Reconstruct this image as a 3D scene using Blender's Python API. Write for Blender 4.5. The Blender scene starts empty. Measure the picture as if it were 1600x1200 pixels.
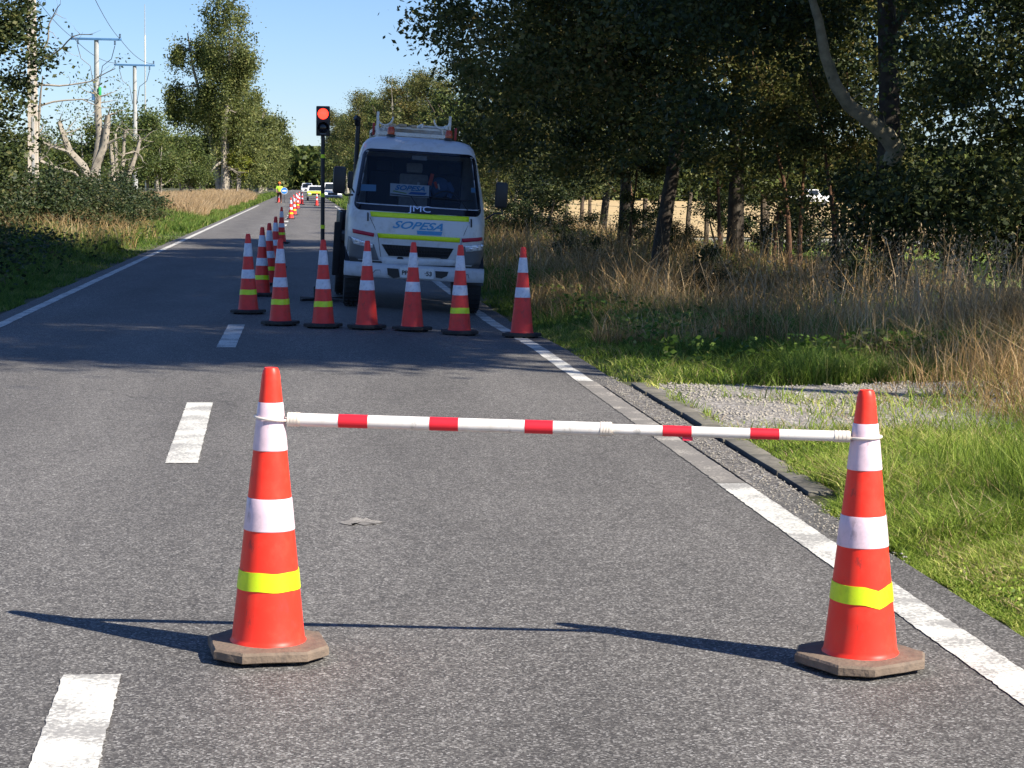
import bpy, bmesh, math, random
import numpy as np
from mathutils import Vector, Matrix, Euler, noise
C = bpy.context.scene
COL = C.collection
PI = math.pi
R = math.radians

# ------------------------------------------------------------------ camera, world, sun
FPX = 3096.0
cam_d = bpy.data.cameras.new('camera')
cam = bpy.data.objects.new('camera', cam_d); COL.objects.link(cam)
PITCH = math.atan(307.7/FPX)
HEAD = math.atan(329.05*math.cos(PITCH)/FPX)
cam.location = (0, 0, 1.6)
cam.rotation_euler = (Matrix.Rotation(-HEAD, 3, 'Z') @ Matrix.Rotation(PI/2-PITCH, 3, 'X') @ Matrix.Rotation(R(0.75), 3, 'Z')).to_euler()
cam_d.sensor_width = 36; cam_d.lens = 36*FPX/1600
cam_d.clip_start = 0.1; cam_d.clip_end = 6000
C.camera = cam

SUN = Vector((0.955, -0.72, 0.97)).normalized()      # direction towards the sun
EL = math.asin(SUN.z); AZ = math.atan2(SUN.x, SUN.y)
w = bpy.data.worlds.new('World'); C.world = w; w.use_nodes = True
wn = w.node_tree; bg = wn.nodes['Background']
sky = wn.nodes.new('ShaderNodeTexSky'); sky.sky_type = 'NISHITA'; sky.sun_disc = False
sky.sun_elevation = EL; sky.sun_rotation = AZ
sky.air_density = 1.0; sky.dust_density = 0.0; sky.ozone_density = 4.0; sky.altitude = 100
_mx = wn.nodes.new('ShaderNodeMix'); _mx.data_type = 'RGBA'; _mx.blend_type = 'MULTIPLY'; _mx.inputs[0].default_value = 1
_mx.inputs[7].default_value = (.76, .87, 1.14, 1); wn.links.new(sky.outputs[0], _mx.inputs[6])   # a clean southern sky, bluer than the default air
wn.links.new(_mx.outputs[2], bg.inputs[0]); bg.inputs[1].default_value = 0.070
sd = bpy.data.lights.new('sun', 'SUN'); sd.energy = 5.0; sd.angle = R(0.53); sd.color = (1.0, 0.93, 0.82)
so = bpy.data.objects.new('sun', sd); COL.objects.link(so); so.rotation_euler = SUN.to_track_quat('Z', 'Y').to_euler()
so.location = (40, -30, 40)
C.view_settings.view_transform = 'Standard'; C.view_settings.look = 'None'
C.view_settings.exposure = 0.88; C.view_settings.gamma = 1
C.cycles.max_bounces = 6; C.cycles.transparent_max_bounces = 12; C.cycles.diffuse_bounces = 3

# ------------------------------------------------------------------ materials
def mat(name, col, rough=0.6, metal=0.0, var=0.0, vscale=5.0, bump=0.0, bscale=40.0, spec=0.5, emit=None, dirt=None, dscale=6, coord='Object', scuff=None):
    m = bpy.data.materials.new(name); m.use_nodes = True
    nt = m.node_tree; b = nt.nodes['Principled BSDF']
    b.inputs['Base Color'].default_value = (*col, 1); b.inputs['Roughness'].default_value = rough
    b.inputs['Metallic'].default_value = metal; b.inputs['Specular IOR Level'].default_value = spec
    if emit: b.inputs['Emission Color'].default_value = (*emit[0], 1); b.inputs['Emission Strength'].default_value = emit[1]
    tc = nt.nodes.new('ShaderNodeTexCoord')
    out = None
    if var > 0:
        n = nt.nodes.new('ShaderNodeTexNoise'); n.inputs['Scale'].default_value = vscale; n.inputs['Detail'].default_value = 6
        nt.links.new(tc.outputs[coord], n.inputs['Vector'])
        hsv = nt.nodes.new('ShaderNodeHueSaturation'); hsv.inputs['Color'].default_value = (*col, 1)
        mr = nt.nodes.new('ShaderNodeMapRange'); mr.inputs[1].default_value = .3; mr.inputs[2].default_value = .7
        mr.inputs[3].default_value = 1-var; mr.inputs[4].default_value = 1+var
        nt.links.new(n.outputs[0], mr.inputs[0]); nt.links.new(mr.outputs[0], hsv.inputs['Value'])
        out = hsv.outputs[0]; nt.links.new(out, b.inputs['Base Color'])
    if dirt:
        n = nt.nodes.new('ShaderNodeTexNoise'); n.inputs['Scale'].default_value = dscale; n.inputs['Detail'].default_value = 8; n.inputs['Roughness'].default_value = .7
        nt.links.new(tc.outputs[coord], n.inputs['Vector'])
        mr = nt.nodes.new('ShaderNodeMapRange'); mr.inputs[1].default_value = .5; mr.inputs[2].default_value = .75
        mr.inputs[3].default_value = 0; mr.inputs[4].default_value = dirt[1]
        mx = nt.nodes.new('ShaderNodeMix'); mx.data_type = 'RGBA'
        nt.links.new(n.outputs[0], mr.inputs[0]); nt.links.new(mr.outputs[0], mx.inputs[0])
        if out: nt.links.new(out, mx.inputs[6])
        else: mx.inputs[6].default_value = (*col, 1)
        mx.inputs[7].default_value = (*dirt[0], 1)
        nt.links.new(mx.outputs[2], b.inputs['Base Color'])
    if scuff:
        mp_ = nt.nodes.new('ShaderNodeMapping'); mp_.inputs['Scale'].default_value = (1, 1, .45); nt.links.new(tc.outputs[coord], mp_.inputs[0])
        n = nt.nodes.new('ShaderNodeTexNoise'); n.inputs['Scale'].default_value = scuff[2]; n.inputs['Detail'].default_value = 10; n.inputs['Roughness'].default_value = .72
        nt.links.new(mp_.outputs[0], n.inputs['Vector'])
        mr = nt.nodes.new('ShaderNodeMapRange'); mr.inputs[1].default_value = .585; mr.inputs[2].default_value = .66; mr.inputs[3].default_value = 0; mr.inputs[4].default_value = scuff[1]
        mx = nt.nodes.new('ShaderNodeMix'); mx.data_type = 'RGBA'; nt.links.new(n.outputs[0], mr.inputs[0]); nt.links.new(mr.outputs[0], mx.inputs[0])
        src = b.inputs['Base Color'].links[0].from_socket if b.inputs['Base Color'].links else None
        if src: nt.links.new(src, mx.inputs[6])
        else: mx.inputs[6].default_value = (*col, 1)
        mx.inputs[7].default_value = (*scuff[0], 1); nt.links.new(mx.outputs[2], b.inputs['Base Color'])
    if bump > 0:
        n = nt.nodes.new('ShaderNodeTexNoise'); n.inputs['Scale'].default_value = bscale; n.inputs['Detail'].default_value = 5
        nt.links.new(tc.outputs[coord], n.inputs['Vector'])
        bp = nt.nodes.new('ShaderNodeBump'); bp.inputs['Strength'].default_value = bump; bp.inputs['Distance'].default_value = .01
        nt.links.new(n.outputs[0], bp.inputs['Height']); nt.links.new(bp.outputs[0], b.inputs['Normal'])
    return m

def leaf_mat(name, cols, trans=0.3, rough=0.55, spec=0.3):
    """foliage: hue varies from leaf to leaf and in broad patches; light passes through"""
    m = bpy.data.materials.new(name); m.use_nodes = True
    nt = m.node_tree; N = nt.nodes; L = nt.links; b = N['Principled BSDF']; o = N['Material Output']
    g = N.new('ShaderNodeNewGeometry'); cr = N.new('ShaderNodeValToRGB')
    el = cr.color_ramp.elements
    k = len(cols)
    while len(el) < k: el.new(.5)
    for i, c in enumerate(cols): el[i].position = i/(k-1); el[i].color = (*c, 1)
    tc = N.new('ShaderNodeTexCoord'); n = N.new('ShaderNodeTexNoise'); n.inputs['Scale'].default_value = .9; n.inputs['Detail'].default_value = 3
    L.new(tc.outputs['Object'], n.inputs['Vector'])
    ma = N.new('ShaderNodeMath'); ma.operation = 'MULTIPLY_ADD'; ma.inputs[1].default_value = 0.75
    mr = N.new('ShaderNodeMapRange'); mr.inputs[1].default_value = .3; mr.inputs[2].default_value = .7; mr.inputs[3].default_value = -.15; mr.inputs[4].default_value = .4
    L.new(n.outputs[0], mr.inputs[0]); L.new(g.outputs['Random Per Island'], ma.inputs[0]); L.new(mr.outputs[0], ma.inputs[2])
    L.new(ma.outputs[0], cr.inputs[0]); L.new(cr.outputs[0], b.inputs['Base Color'])
    b.inputs['Roughness'].default_value = rough; b.inputs['Specular IOR Level'].default_value = spec
    t = N.new('ShaderNodeBsdfTranslucent'); L.new(cr.outputs[0], t.inputs[0])
    ms = N.new('ShaderNodeMixShader'); ms.inputs[0].default_value = trans
    L.new(b.outputs[0], ms.inputs[1]); L.new(t.outputs[0], ms.inputs[2]); L.new(ms.outputs[0], o.inputs[0])
    return m

def asphalt_mat(name, dark=.052, light=.168, rocks=.36, scale=140):
    m = bpy.data.materials.new(name); m.use_nodes = True
    nt = m.node_tree; N = nt.nodes; L = nt.links; b = N['Principled BSDF']
    tc = N.new('ShaderNodeTexCoord')
    v = N.new('ShaderNodeTexVoronoi'); v.inputs['Scale'].default_value = scale
    L.new(tc.outputs['Object'], v.inputs['Vector'])
    sp = N.new('ShaderNodeSeparateColor'); L.new(v.outputs['Color'], sp.inputs[0])
    cr = N.new('ShaderNodeValToRGB'); e = cr.color_ramp.elements
    e[0].position = .0; e[0].color = (dark*1.06, dark, dark*.94, 1)
    e[1].position = 1; e[1].color = (rocks, rocks*.96, rocks*.9, 1)
    a = e.new(.55); a.color = (light*.68, light*.63, light*.58, 1)
    a = e.new(.86); a.color = (light*1.22, light*(1.16 if scale > 80 else 1.08), light*(1.05 if scale > 80 else .9), 1)
    L.new(sp.outputs[0], cr.inputs[0])
    # wear: wide soft variation and bands along the wheel tracks
    n = N.new('ShaderNodeTexNoise'); n.inputs['Scale'].default_value = .9; n.inputs['Detail'].default_value = 7; n.inputs['Roughness'].default_value = .65
    mp = N.new('ShaderNodeMapping'); mp.inputs['Scale'].default_value = (1.6, .35, 1)
    L.new(tc.outputs['Object'], mp.inputs[0]); L.new(mp.outputs[0], n.inputs['Vector'])
    mr = N.new('ShaderNodeMapRange'); mr.inputs[1].default_value = .3; mr.inputs[2].default_value = .7; mr.inputs[3].default_value = .82; mr.inputs[4].default_value = 1.2
    L.new(n.outputs[0], mr.inputs[0])
    n2 = N.new('ShaderNodeTexNoise'); n2.inputs['Scale'].default_value = 14; n2.inputs['Detail'].default_value = 5
    L.new(tc.outputs['Object'], n2.inputs['Vector'])
    mr2 = N.new('ShaderNodeMapRange'); mr2.inputs[1].default_value = .3; mr2.inputs[2].default_value = .7; mr2.inputs[3].default_value = .85; mr2.inputs[4].default_value = 1.15
    L.new(n2.outputs[0], mr2.inputs[0])
    mu = N.new('ShaderNodeMath'); mu.operation = 'MULTIPLY'; L.new(mr.outputs[0], mu.inputs[0]); L.new(mr2.outputs[0], mu.inputs[1])
    h = N.new('ShaderNodeHueSaturation'); L.new(cr.outputs[0], h.inputs['Color']); L.new(mu.outputs[0], h.inputs['Value'])
    if scale > 100:
        mpc = N.new('ShaderNodeMapping'); mpc.inputs['Scale'].default_value = (.55, .22, 1); L.new(tc.outputs['Object'], mpc.inputs[0])
        nd = N.new('ShaderNodeTexNoise'); nd.inputs['Scale'].default_value = 3.5; nd.inputs['Detail'].default_value = 6; L.new(tc.outputs['Object'], nd.inputs['Vector'])
        va = N.new('ShaderNodeVectorMath'); va.operation = 'MULTIPLY_ADD'; va.inputs[1].default_value = (.28, .28, 0); L.new(nd.outputs['Color'], va.inputs[0]); L.new(mpc.outputs[0], va.inputs[2])
        vc = N.new('ShaderNodeTexVoronoi'); vc.feature = 'DISTANCE_TO_EDGE'; vc.inputs['Scale'].default_value = 1.0; L.new(va.outputs[0], vc.inputs['Vector'])
        mc = N.new('ShaderNodeMapRange'); mc.inputs[1].default_value = .0; mc.inputs[2].default_value = .0035; mc.inputs[3].default_value = .45; mc.inputs[4].default_value = 1; L.new(vc.outputs['Distance'], mc.inputs[0])
        nm = N.new('ShaderNodeTexNoise'); nm.inputs['Scale'].default_value = .45; L.new(tc.outputs['Object'], nm.inputs['Vector'])
        mm = N.new('ShaderNodeMapRange'); mm.inputs[1].default_value = .5; mm.inputs[2].default_value = .6; L.new(nm.outputs[0], mm.inputs[0])
        mk = N.new('ShaderNodeMix'); mk.inputs[2].default_value = 1; L.new(mm.outputs[0], mk.inputs[0]); L.new(mc.outputs[0], mk.inputs[3])
        sx = N.new('ShaderNodeSeparateXYZ'); L.new(tc.outputs['Object'], sx.inputs[0])
        sn = N.new('ShaderNodeMath'); sn.operation = 'SINE'; m1 = N.new('ShaderNodeMath'); m1.operation = 'MULTIPLY_ADD'; m1.inputs[1].default_value = 3.9; m1.inputs[2].default_value = 1.1
        L.new(sx.outputs[0], m1.inputs[0]); L.new(m1.outputs[0], sn.inputs[0])
        mt = N.new('ShaderNodeMapRange'); mt.inputs[1].default_value = -1; mt.inputs[2].default_value = 1; mt.inputs[3].default_value = .92; mt.inputs[4].default_value = 1.07; L.new(sn.outputs[0], mt.inputs[0])
        k1 = N.new('ShaderNodeMath'); k1.operation = 'MULTIPLY'; L.new(mk.outputs[0], k1.inputs[0]); L.new(mt.outputs[0], k1.inputs[1])
        k2 = N.new('ShaderNodeMath'); k2.operation = 'MULTIPLY'; L.new(k1.outputs[0], k2.inputs[0]); L.new(mu.outputs[0], k2.inputs[1]); L.new(k2.outputs[0], h.inputs['Value'])
    L.new(h.outputs[0], b.inputs['Base Color'])
    b.inputs['Roughness'].default_value = .78; b.inputs['Specular IOR Level'].default_value = .35
    bp = N.new('ShaderNodeBump'); bp.inputs['Strength'].default_value = .55; bp.inputs['Distance'].default_value = .004
    L.new(sp.outputs[1], bp.inputs['Height']); L.new(bp.outputs[0], b.inputs['Normal'])
    return m

def paint_mat(name, col, wear, worn=(.2, .19, .18), cut=.52):
    m = bpy.data.materials.new(name); m.use_nodes = True
    nt = m.node_tree; N = nt.nodes; L = nt.links; b = N['Principled BSDF']
    tc = N.new('ShaderNodeTexCoord')
    n = N.new('ShaderNodeTexNoise'); n.inputs['Scale'].default_value = 60; n.inputs['Detail'].default_value = 6; n.inputs['Roughness'].default_value = .7
    n3 = N.new('ShaderNodeTexNoise'); n3.inputs['Scale'].default_value = 3; n3.inputs['Detail'].default_value = 4
    L.new(tc.outputs['Object'], n.inputs['Vector']); L.new(tc.outputs['Object'], n3.inputs['Vector'])
    ad = N.new('ShaderNodeMath'); ad.operation = 'ADD'; L.new(n.outputs[0], ad.inputs[0]); L.new(n3.outputs[0], ad.inputs[1])
    mr = N.new('ShaderNodeMapRange'); mr.inputs[1].default_value = cut*2; mr.inputs[2].default_value = cut*2+.12; mr.inputs[3].default_value = 0; mr.inputs[4].default_value = wear
    L.new(ad.outputs[0], mr.inputs[0])
    mx = N.new('ShaderNodeMix'); mx.data_type = 'RGBA'; mx.inputs[6].default_value = (*col, 1); mx.inputs[7].default_value = (*worn, 1)
    L.new(mr.outputs[0], mx.inputs[0])
    v = N.new('ShaderNodeTexVoronoi'); v.inputs['Scale'].default_value = 95; L.new(tc.outputs['Object'], v.inputs['Vector'])
    sp = N.new('ShaderNodeSeparateColor'); L.new(v.outputs['Color'], sp.inputs[0])
    mv = N.new('ShaderNodeMapRange'); mv.inputs[3].default_value = .84; mv.inputs[4].default_value = 1.04; L.new(sp.outputs[0], mv.inputs[0])
    h = N.new('ShaderNodeHueSaturation'); L.new(mx.outputs[2], h.inputs['Color']); L.new(mv.outputs[0], h.inputs['Value'])
    L.new(h.outputs[0], b.inputs['Base Color']); b.inputs['Roughness'].default_value = .7
    bp = N.new('ShaderNodeBump'); bp.inputs['Strength'].default_value = .5; bp.inputs['Distance'].default_value = .003
    L.new(sp.outputs[1], bp.inputs['Height']); L.new(bp.outputs[0], b.inputs['Normal'])
    return m

M = {}
M['asphalt'] = asphalt_mat('asphalt')
M['shoulder'] = asphalt_mat('rough_shoulder', .05, .2, .42, 75)
M['line'] = paint_mat('road_paint', (.70, .68, .61), .7, cut=.49)
M['line_worn'] = paint_mat('worn_road_paint', (.46, .42, .36), .9, (.2, .185, .165), .42)
M['gravel'] = asphalt_mat('gravel', .13, .34, .55, 60)
M['kerb'] = mat('concrete_edging', (.17, .155, .125), .9, var=.3, vscale=8, bump=.5, bscale=30, dirt=((.09, .09, .06), .8), dscale=9)
M['slot'] = mat('slot', (.012, .011, .01), .95, var=.2)
M['soil'] = mat('verge_soil', (.06, .065, .025), .95, var=.35, vscale=3, bump=.6, bscale=20, dirt=((.14, .11, .055), .9), dscale=1.2)
M['field'] = mat('dry_field', (.52, .37, .17), .95, var=.12, vscale=.5, dirt=((.4, .33, .13), .7), dscale=.12)
M['meadow'] = mat('green_field', (.2, .26, .055), .95, var=.2, vscale=.5, dirt=((.3, .27, .1), .6), dscale=.3)
M['farm_track'] = mat('farm_track', (.42, .39, .33), .95, var=.15, vscale=1)
# orange plastic: strong fluorescent red orange
M['orange'] = mat('orange_plastic', (1.0, .042, .02), .42, var=.06, vscale=9, spec=.35, dirt=((.8, .09, .05), .6), dscale=9, scuff=((.22, .05, .04), .6, 11))
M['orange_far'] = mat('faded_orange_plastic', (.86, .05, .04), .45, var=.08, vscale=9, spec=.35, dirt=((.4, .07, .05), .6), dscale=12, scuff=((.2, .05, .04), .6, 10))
M['band'] = mat('white_reflective_band', (.80, .60, .65), .38, var=.05, vscale=20, dirt=((.52, .42, .45), .7), dscale=22, scuff=((.3, .2, .2), .5, 13))
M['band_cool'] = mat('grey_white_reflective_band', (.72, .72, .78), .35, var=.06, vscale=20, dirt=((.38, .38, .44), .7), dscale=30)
M['lime'] = mat('lime_reflective_tape', (.72, .9, .012), .35, var=.05, vscale=20, dirt=((.45, .6, .02), .5), dscale=30)
M['rubber_base'] = mat('dusty_rubber_base', (.19, .14, .10), .85, var=.2, vscale=12, bump=.5, bscale=60, dirt=((.08, .065, .055), .85), dscale=10)
M['rubber'] = mat('black_rubber', (.018, .018, .019), .75, var=.2, vscale=12, bump=.3, bscale=50)
M['rubber_dark'] = mat('dark_rubber_base', (.03, .028, .027), .8, var=.25, vscale=15, dirt=((.1, .085, .07), .5), dscale=12)
M['bar_white'] = mat('bar_white_plastic', (.82, .77, .71), .4, var=.04, vscale=8, dirt=((.6, .55, .46), .8), dscale=9, scuff=((.3, .28, .24), .55, 12))
M['bar_cream'] = mat('bar_cream_collar', (.74, .66, .56), .5, var=.06, vscale=12)
M['bar_red'] = mat('bar_red_band', (.72, .02, .035), .4, var=.06, vscale=12)
M['pink'] = mat('red_tab', (.8, .04, .09), .4)
M['cab_white'] = mat('cab_white_paint', (.62, .63, .64), .28, var=.05, vscale=2, spec=.5, dirt=((.34, .32, .28), .7), dscale=4, scuff=((.3, .27, .22), .35, 6))
M['bumper'] = mat('bumper_grey_white', (.56, .57, .59), .4, var=.06, vscale=3, dirt=((.28, .26, .23), .6), dscale=7)
M['panel_grey'] = mat('lamp_panel_grey', (.14, .145, .155), .4, var=.1, vscale=5)
M['black'] = mat('black_plastic', (.012, .012, .014), .45, var=.2, vscale=8)
M['dark_metal'] = mat('dark_metal', (.03, .03, .034), .5, .4, var=.25, vscale=8)
M['glossy_black'] = mat('windscreen_surround', (.008, .009, .014), .12)
M['chrome'] = mat('chrome_letter', (.75, .76, .8), .2, .6)
M['lens'] = mat('headlight_lens', (.8, .83, .87), .1, .3, var=.35, vscale=14)
M['lens_dark'] = mat('headlight_shell', (.12, .125, .135), .25)
M['blue'] = mat('logo_blue', (.04, .27, .52), .45, var=.1, vscale=20)
M['sticker'] = mat('faded_blue_sticker', (.05, .13, .22), .5)
M['blue_deep'] = mat('logo_deep_blue', (.02, .13, .4), .45)
M['red_reflector'] = mat('red_reflector', (.42, .015, .05), .35, var=.1, vscale=20)
M['amber'] = mat('amber_beacon', (.5, .075, .03), .2, var=.15, vscale=10)
M['paper'] = mat('paper_white', (.72, .74, .72), .7, var=.04)
M['green_ink'] = mat('logo_yellow_green', (.3, .42, .1), .6)
M['plate'] = mat('plate_white', (.7, .71, .7), .4, var=.06, vscale=30)
M['plate_ink'] = mat('plate_ink', (.02, .02, .025), .5)
M['seat'] = mat('seat_fabric', (.34, .33, .31), .9, var=.15, vscale=20)
M['seat_dark'] = mat('cab_interior', (.025, .025, .028), .85, var=.15)
M['blue_cloth'] = mat('blue_cloth', (.05, .12, .26), .9, var=.2, vscale=8)
M['orange_cloth'] = mat('orange_cloth', (.8, .1, .03), .8, var=.1)
M['white_metal'] = mat('white_rack_paint', (.78, .74, .66), .45, var=.1, vscale=6, dirt=((.4, .22, .1), .6), dscale=12)
M['wood'] = mat('pale_timber', (.5, .38, .25), .8, var=.2, vscale=12)
M['red_metal'] = mat('red_metal', (.4, .03, .025), .5, var=.15)
M['signal_red'] = mat('lit_red_lens', (.9, .02, .01), .3, emit=((1, .035, .02), 2.6))
M['concrete_pole'] = mat('pale_concrete', (.62, .54, .44), .85, var=.12, vscale=4, bump=.3, bscale=20, dirt=((.38, .32, .24), .6), dscale=5)
M['pole_grey'] = mat('grey_concrete', (.4, .4, .38), .85, var=.1, vscale=4)
M['blue_steel'] = mat('blue_grey_steel', (.08, .2, .38), .5, .3, var=.1)
M['insulator'] = mat('insulator', (.05, .08, .12), .4)
M['green_box'] = mat('green_box', (.05, .45, .12), .5)
M['bark_dark'] = mat('dark_bark', (.055, .042, .03), .95, var=.35, vscale=6, bump=.9, bscale=14, dirt=((.13, .12, .09), .7), dscale=4)
M['bark_red'] = mat('reddish_bark', (.13, .065, .035), .95, var=.35, vscale=7, bump=.8, bscale=14)
M['bark_pale'] = mat('pale_bark', (.32, .28, .22), .9, var=.25, vscale=4, bump=.6, bscale=9, dirt=((.13, .11, .085), .8), dscale=2.5)
M['bark_mossy'] = mat('mossy_bark', (.3, .26, .17), .95, var=.3, vscale=8, bump=.9, bscale=14, dirt=((.13, .13, .07), .8), dscale=5)
M['post'] = mat('weathered_post', (.11, .08, .055), .95, var=.3, vscale=10, bump=.6, bscale=25)
M['wire'] = mat('fence_wire', (.1, .1, .1), .6, .5)
M['skin'] = mat('skin', (.32, .17, .11), .6)
M['vest'] = mat('lime_vest', (.5, .85, .05), .7, var=.08)
M['trousers'] = mat('dark_trousers', (.1, .035, .02), .85, var=.1)
M['hat'] = mat('orange_hard_hat', (.9, .2, .02), .35)
M['sign_blue'] = mat('sign_blue', (.03, .22, .6), .4)
M['car_white'] = mat('car_white_paint', (.75, .76, .76), .3)
M['car_lime'] = mat('car_lime_paint', (.55, .65, .05), .3)
M['car_glass'] = mat('car_glass', (.015, .02, .025), .08)
M['lamp_glow'] = mat('lit_headlight', (.9, .9, .85), .2, emit=((1, .95, .85), 1.5))
M['leaf_litter'] = mat('fallen_leaf', (.33, .2, .09), .9, var=.2)
# glass: clear, slightly tinted
gm = bpy.data.materials.new('tinted_glass'); gm.use_nodes = True
_n = gm.node_tree; _b = _n.nodes['Principled BSDF']; _b.inputs['Base Color'].default_value = (.02, .03, .045, 1); _b.inputs['Roughness'].default_value = .04
_t = _n.nodes.new('ShaderNodeBsdfTransparent'); _t.inputs[0].default_value = (.72, .78, .84, 1)
_m = _n.nodes.new('ShaderNodeMixShader'); _m.inputs[0].default_value = .66
_n.links.new(_b.outputs[0], _m.inputs[1]); _n.links.new(_t.outputs[0], _m.inputs[2]); _n.links.new(_m.outputs[0], _n.nodes['Material Output'].inputs[0])
M['glass'] = gm
M['leaf_dark'] = leaf_mat('evergreen_leaves', [(.016, .026, .010), (.032, .05, .016), (.06, .08, .022), (.13, .125, .035)], .22)
M['leaf_olive'] = leaf_mat('olive_leaves', [(.03, .042, .014), (.075, .09, .025), (.16, .165, .045), (.27, .2, .07)], .35)
M['leaf_mid'] = leaf_mat('mid_green_leaves', [(.03, .05, .014), (.07, .10, .025), (.12, .155, .035), (.2, .2, .06)], .3)
M['leaf_poplar'] = leaf_mat('tall_tree_leaves', [(.045, .06, .02), (.09, .115, .03), (.15, .17, .045), (.25, .24, .08)], .3)
M['leaf_yellow'] = leaf_mat('yellow_green_leaves', [(.08, .1, .015), (.16, .2, .025), (.26, .28, .04), (.34, .3, .06)], .4)
M['leaf_bramble'] = leaf_mat('bramble_leaves', [(.012, .025, .010), (.03, .05, .016), (.065, .085, .025), (.15, .11, .05)], .2)
M['grass_green'] = leaf_mat('green_grass_blades', [(.055, .10, .015), (.17, .25, .03), (.31, .42, .055), (.62, .58, .18)], .4, .6)
M['grass_verge'] = leaf_mat('verge_grass_blades', [(.035, .08, .014), (.09, .165, .022), (.18, .27, .04), (.38, .34, .12)], .35, .6)
M['grass_dry'] = leaf_mat('dry_grass_blades', [(.13, .08, .03), (.34, .22, .09), (.54, .36, .17), (.7, .54, .32)], .35, .8, .15)
M['grass_pink'] = leaf_mat('straw_grass_blades', [(.3, .2, .09), (.44, .31, .16), (.55, .4, .24), (.62, .5, .32)], .35, .8, .15)

# ------------------------------------------------------------------ object helpers
def tag(o, label=None, cat=None, group=None, kind=None):
    if label: o['label'] = label
    if cat: o['category'] = cat
    if group: o['group'] = group
    if kind: o['kind'] = kind
    return o
def empty(name, loc=(0, 0, 0), rz=0.0):
    o = bpy.data.objects.new(name, None); COL.objects.link(o); o.location = loc; o.rotation_euler = (0, 0, rz); o.empty_display_size = .2
    return o
def link(name, me, m, parent=None):
    o = bpy.data.objects.new(name, me); COL.objects.link(o)
    if m is not None and not me.materials: me.materials.append(m)
    if parent: o.parent = parent
    return o
def copy_tree(o, parent=None):
    c = o.copy(); COL.objects.link(c); c.parent = parent
    for ch in KIDS(o): copy_tree(ch, c)
    return c
def KIDS(o): return [x for x in COL.objects if x.parent == o]

def fast_mesh(name, V, Fq, n=4, smooth=False):
    V = np.ascontiguousarray(V, dtype=np.float32).reshape(-1, 3); Fq = np.ascontiguousarray(Fq, dtype=np.int32).reshape(-1, n)
    me = bpy.data.meshes.new(name)
    me.vertices.add(len(V)); me.vertices.foreach_set('co', V.ravel())
    me.loops.add(Fq.size); me.loops.foreach_set('vertex_index', Fq.ravel())
    me.polygons.add(len(Fq)); me.polygons.foreach_set('loop_start', np.arange(0, Fq.size, n, dtype=np.int32))
    if smooth: me.polygons.foreach_set('use_smooth', np.ones(len(Fq), dtype=bool))
    me.update(calc_edges=True); me.validate()
    return me

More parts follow.
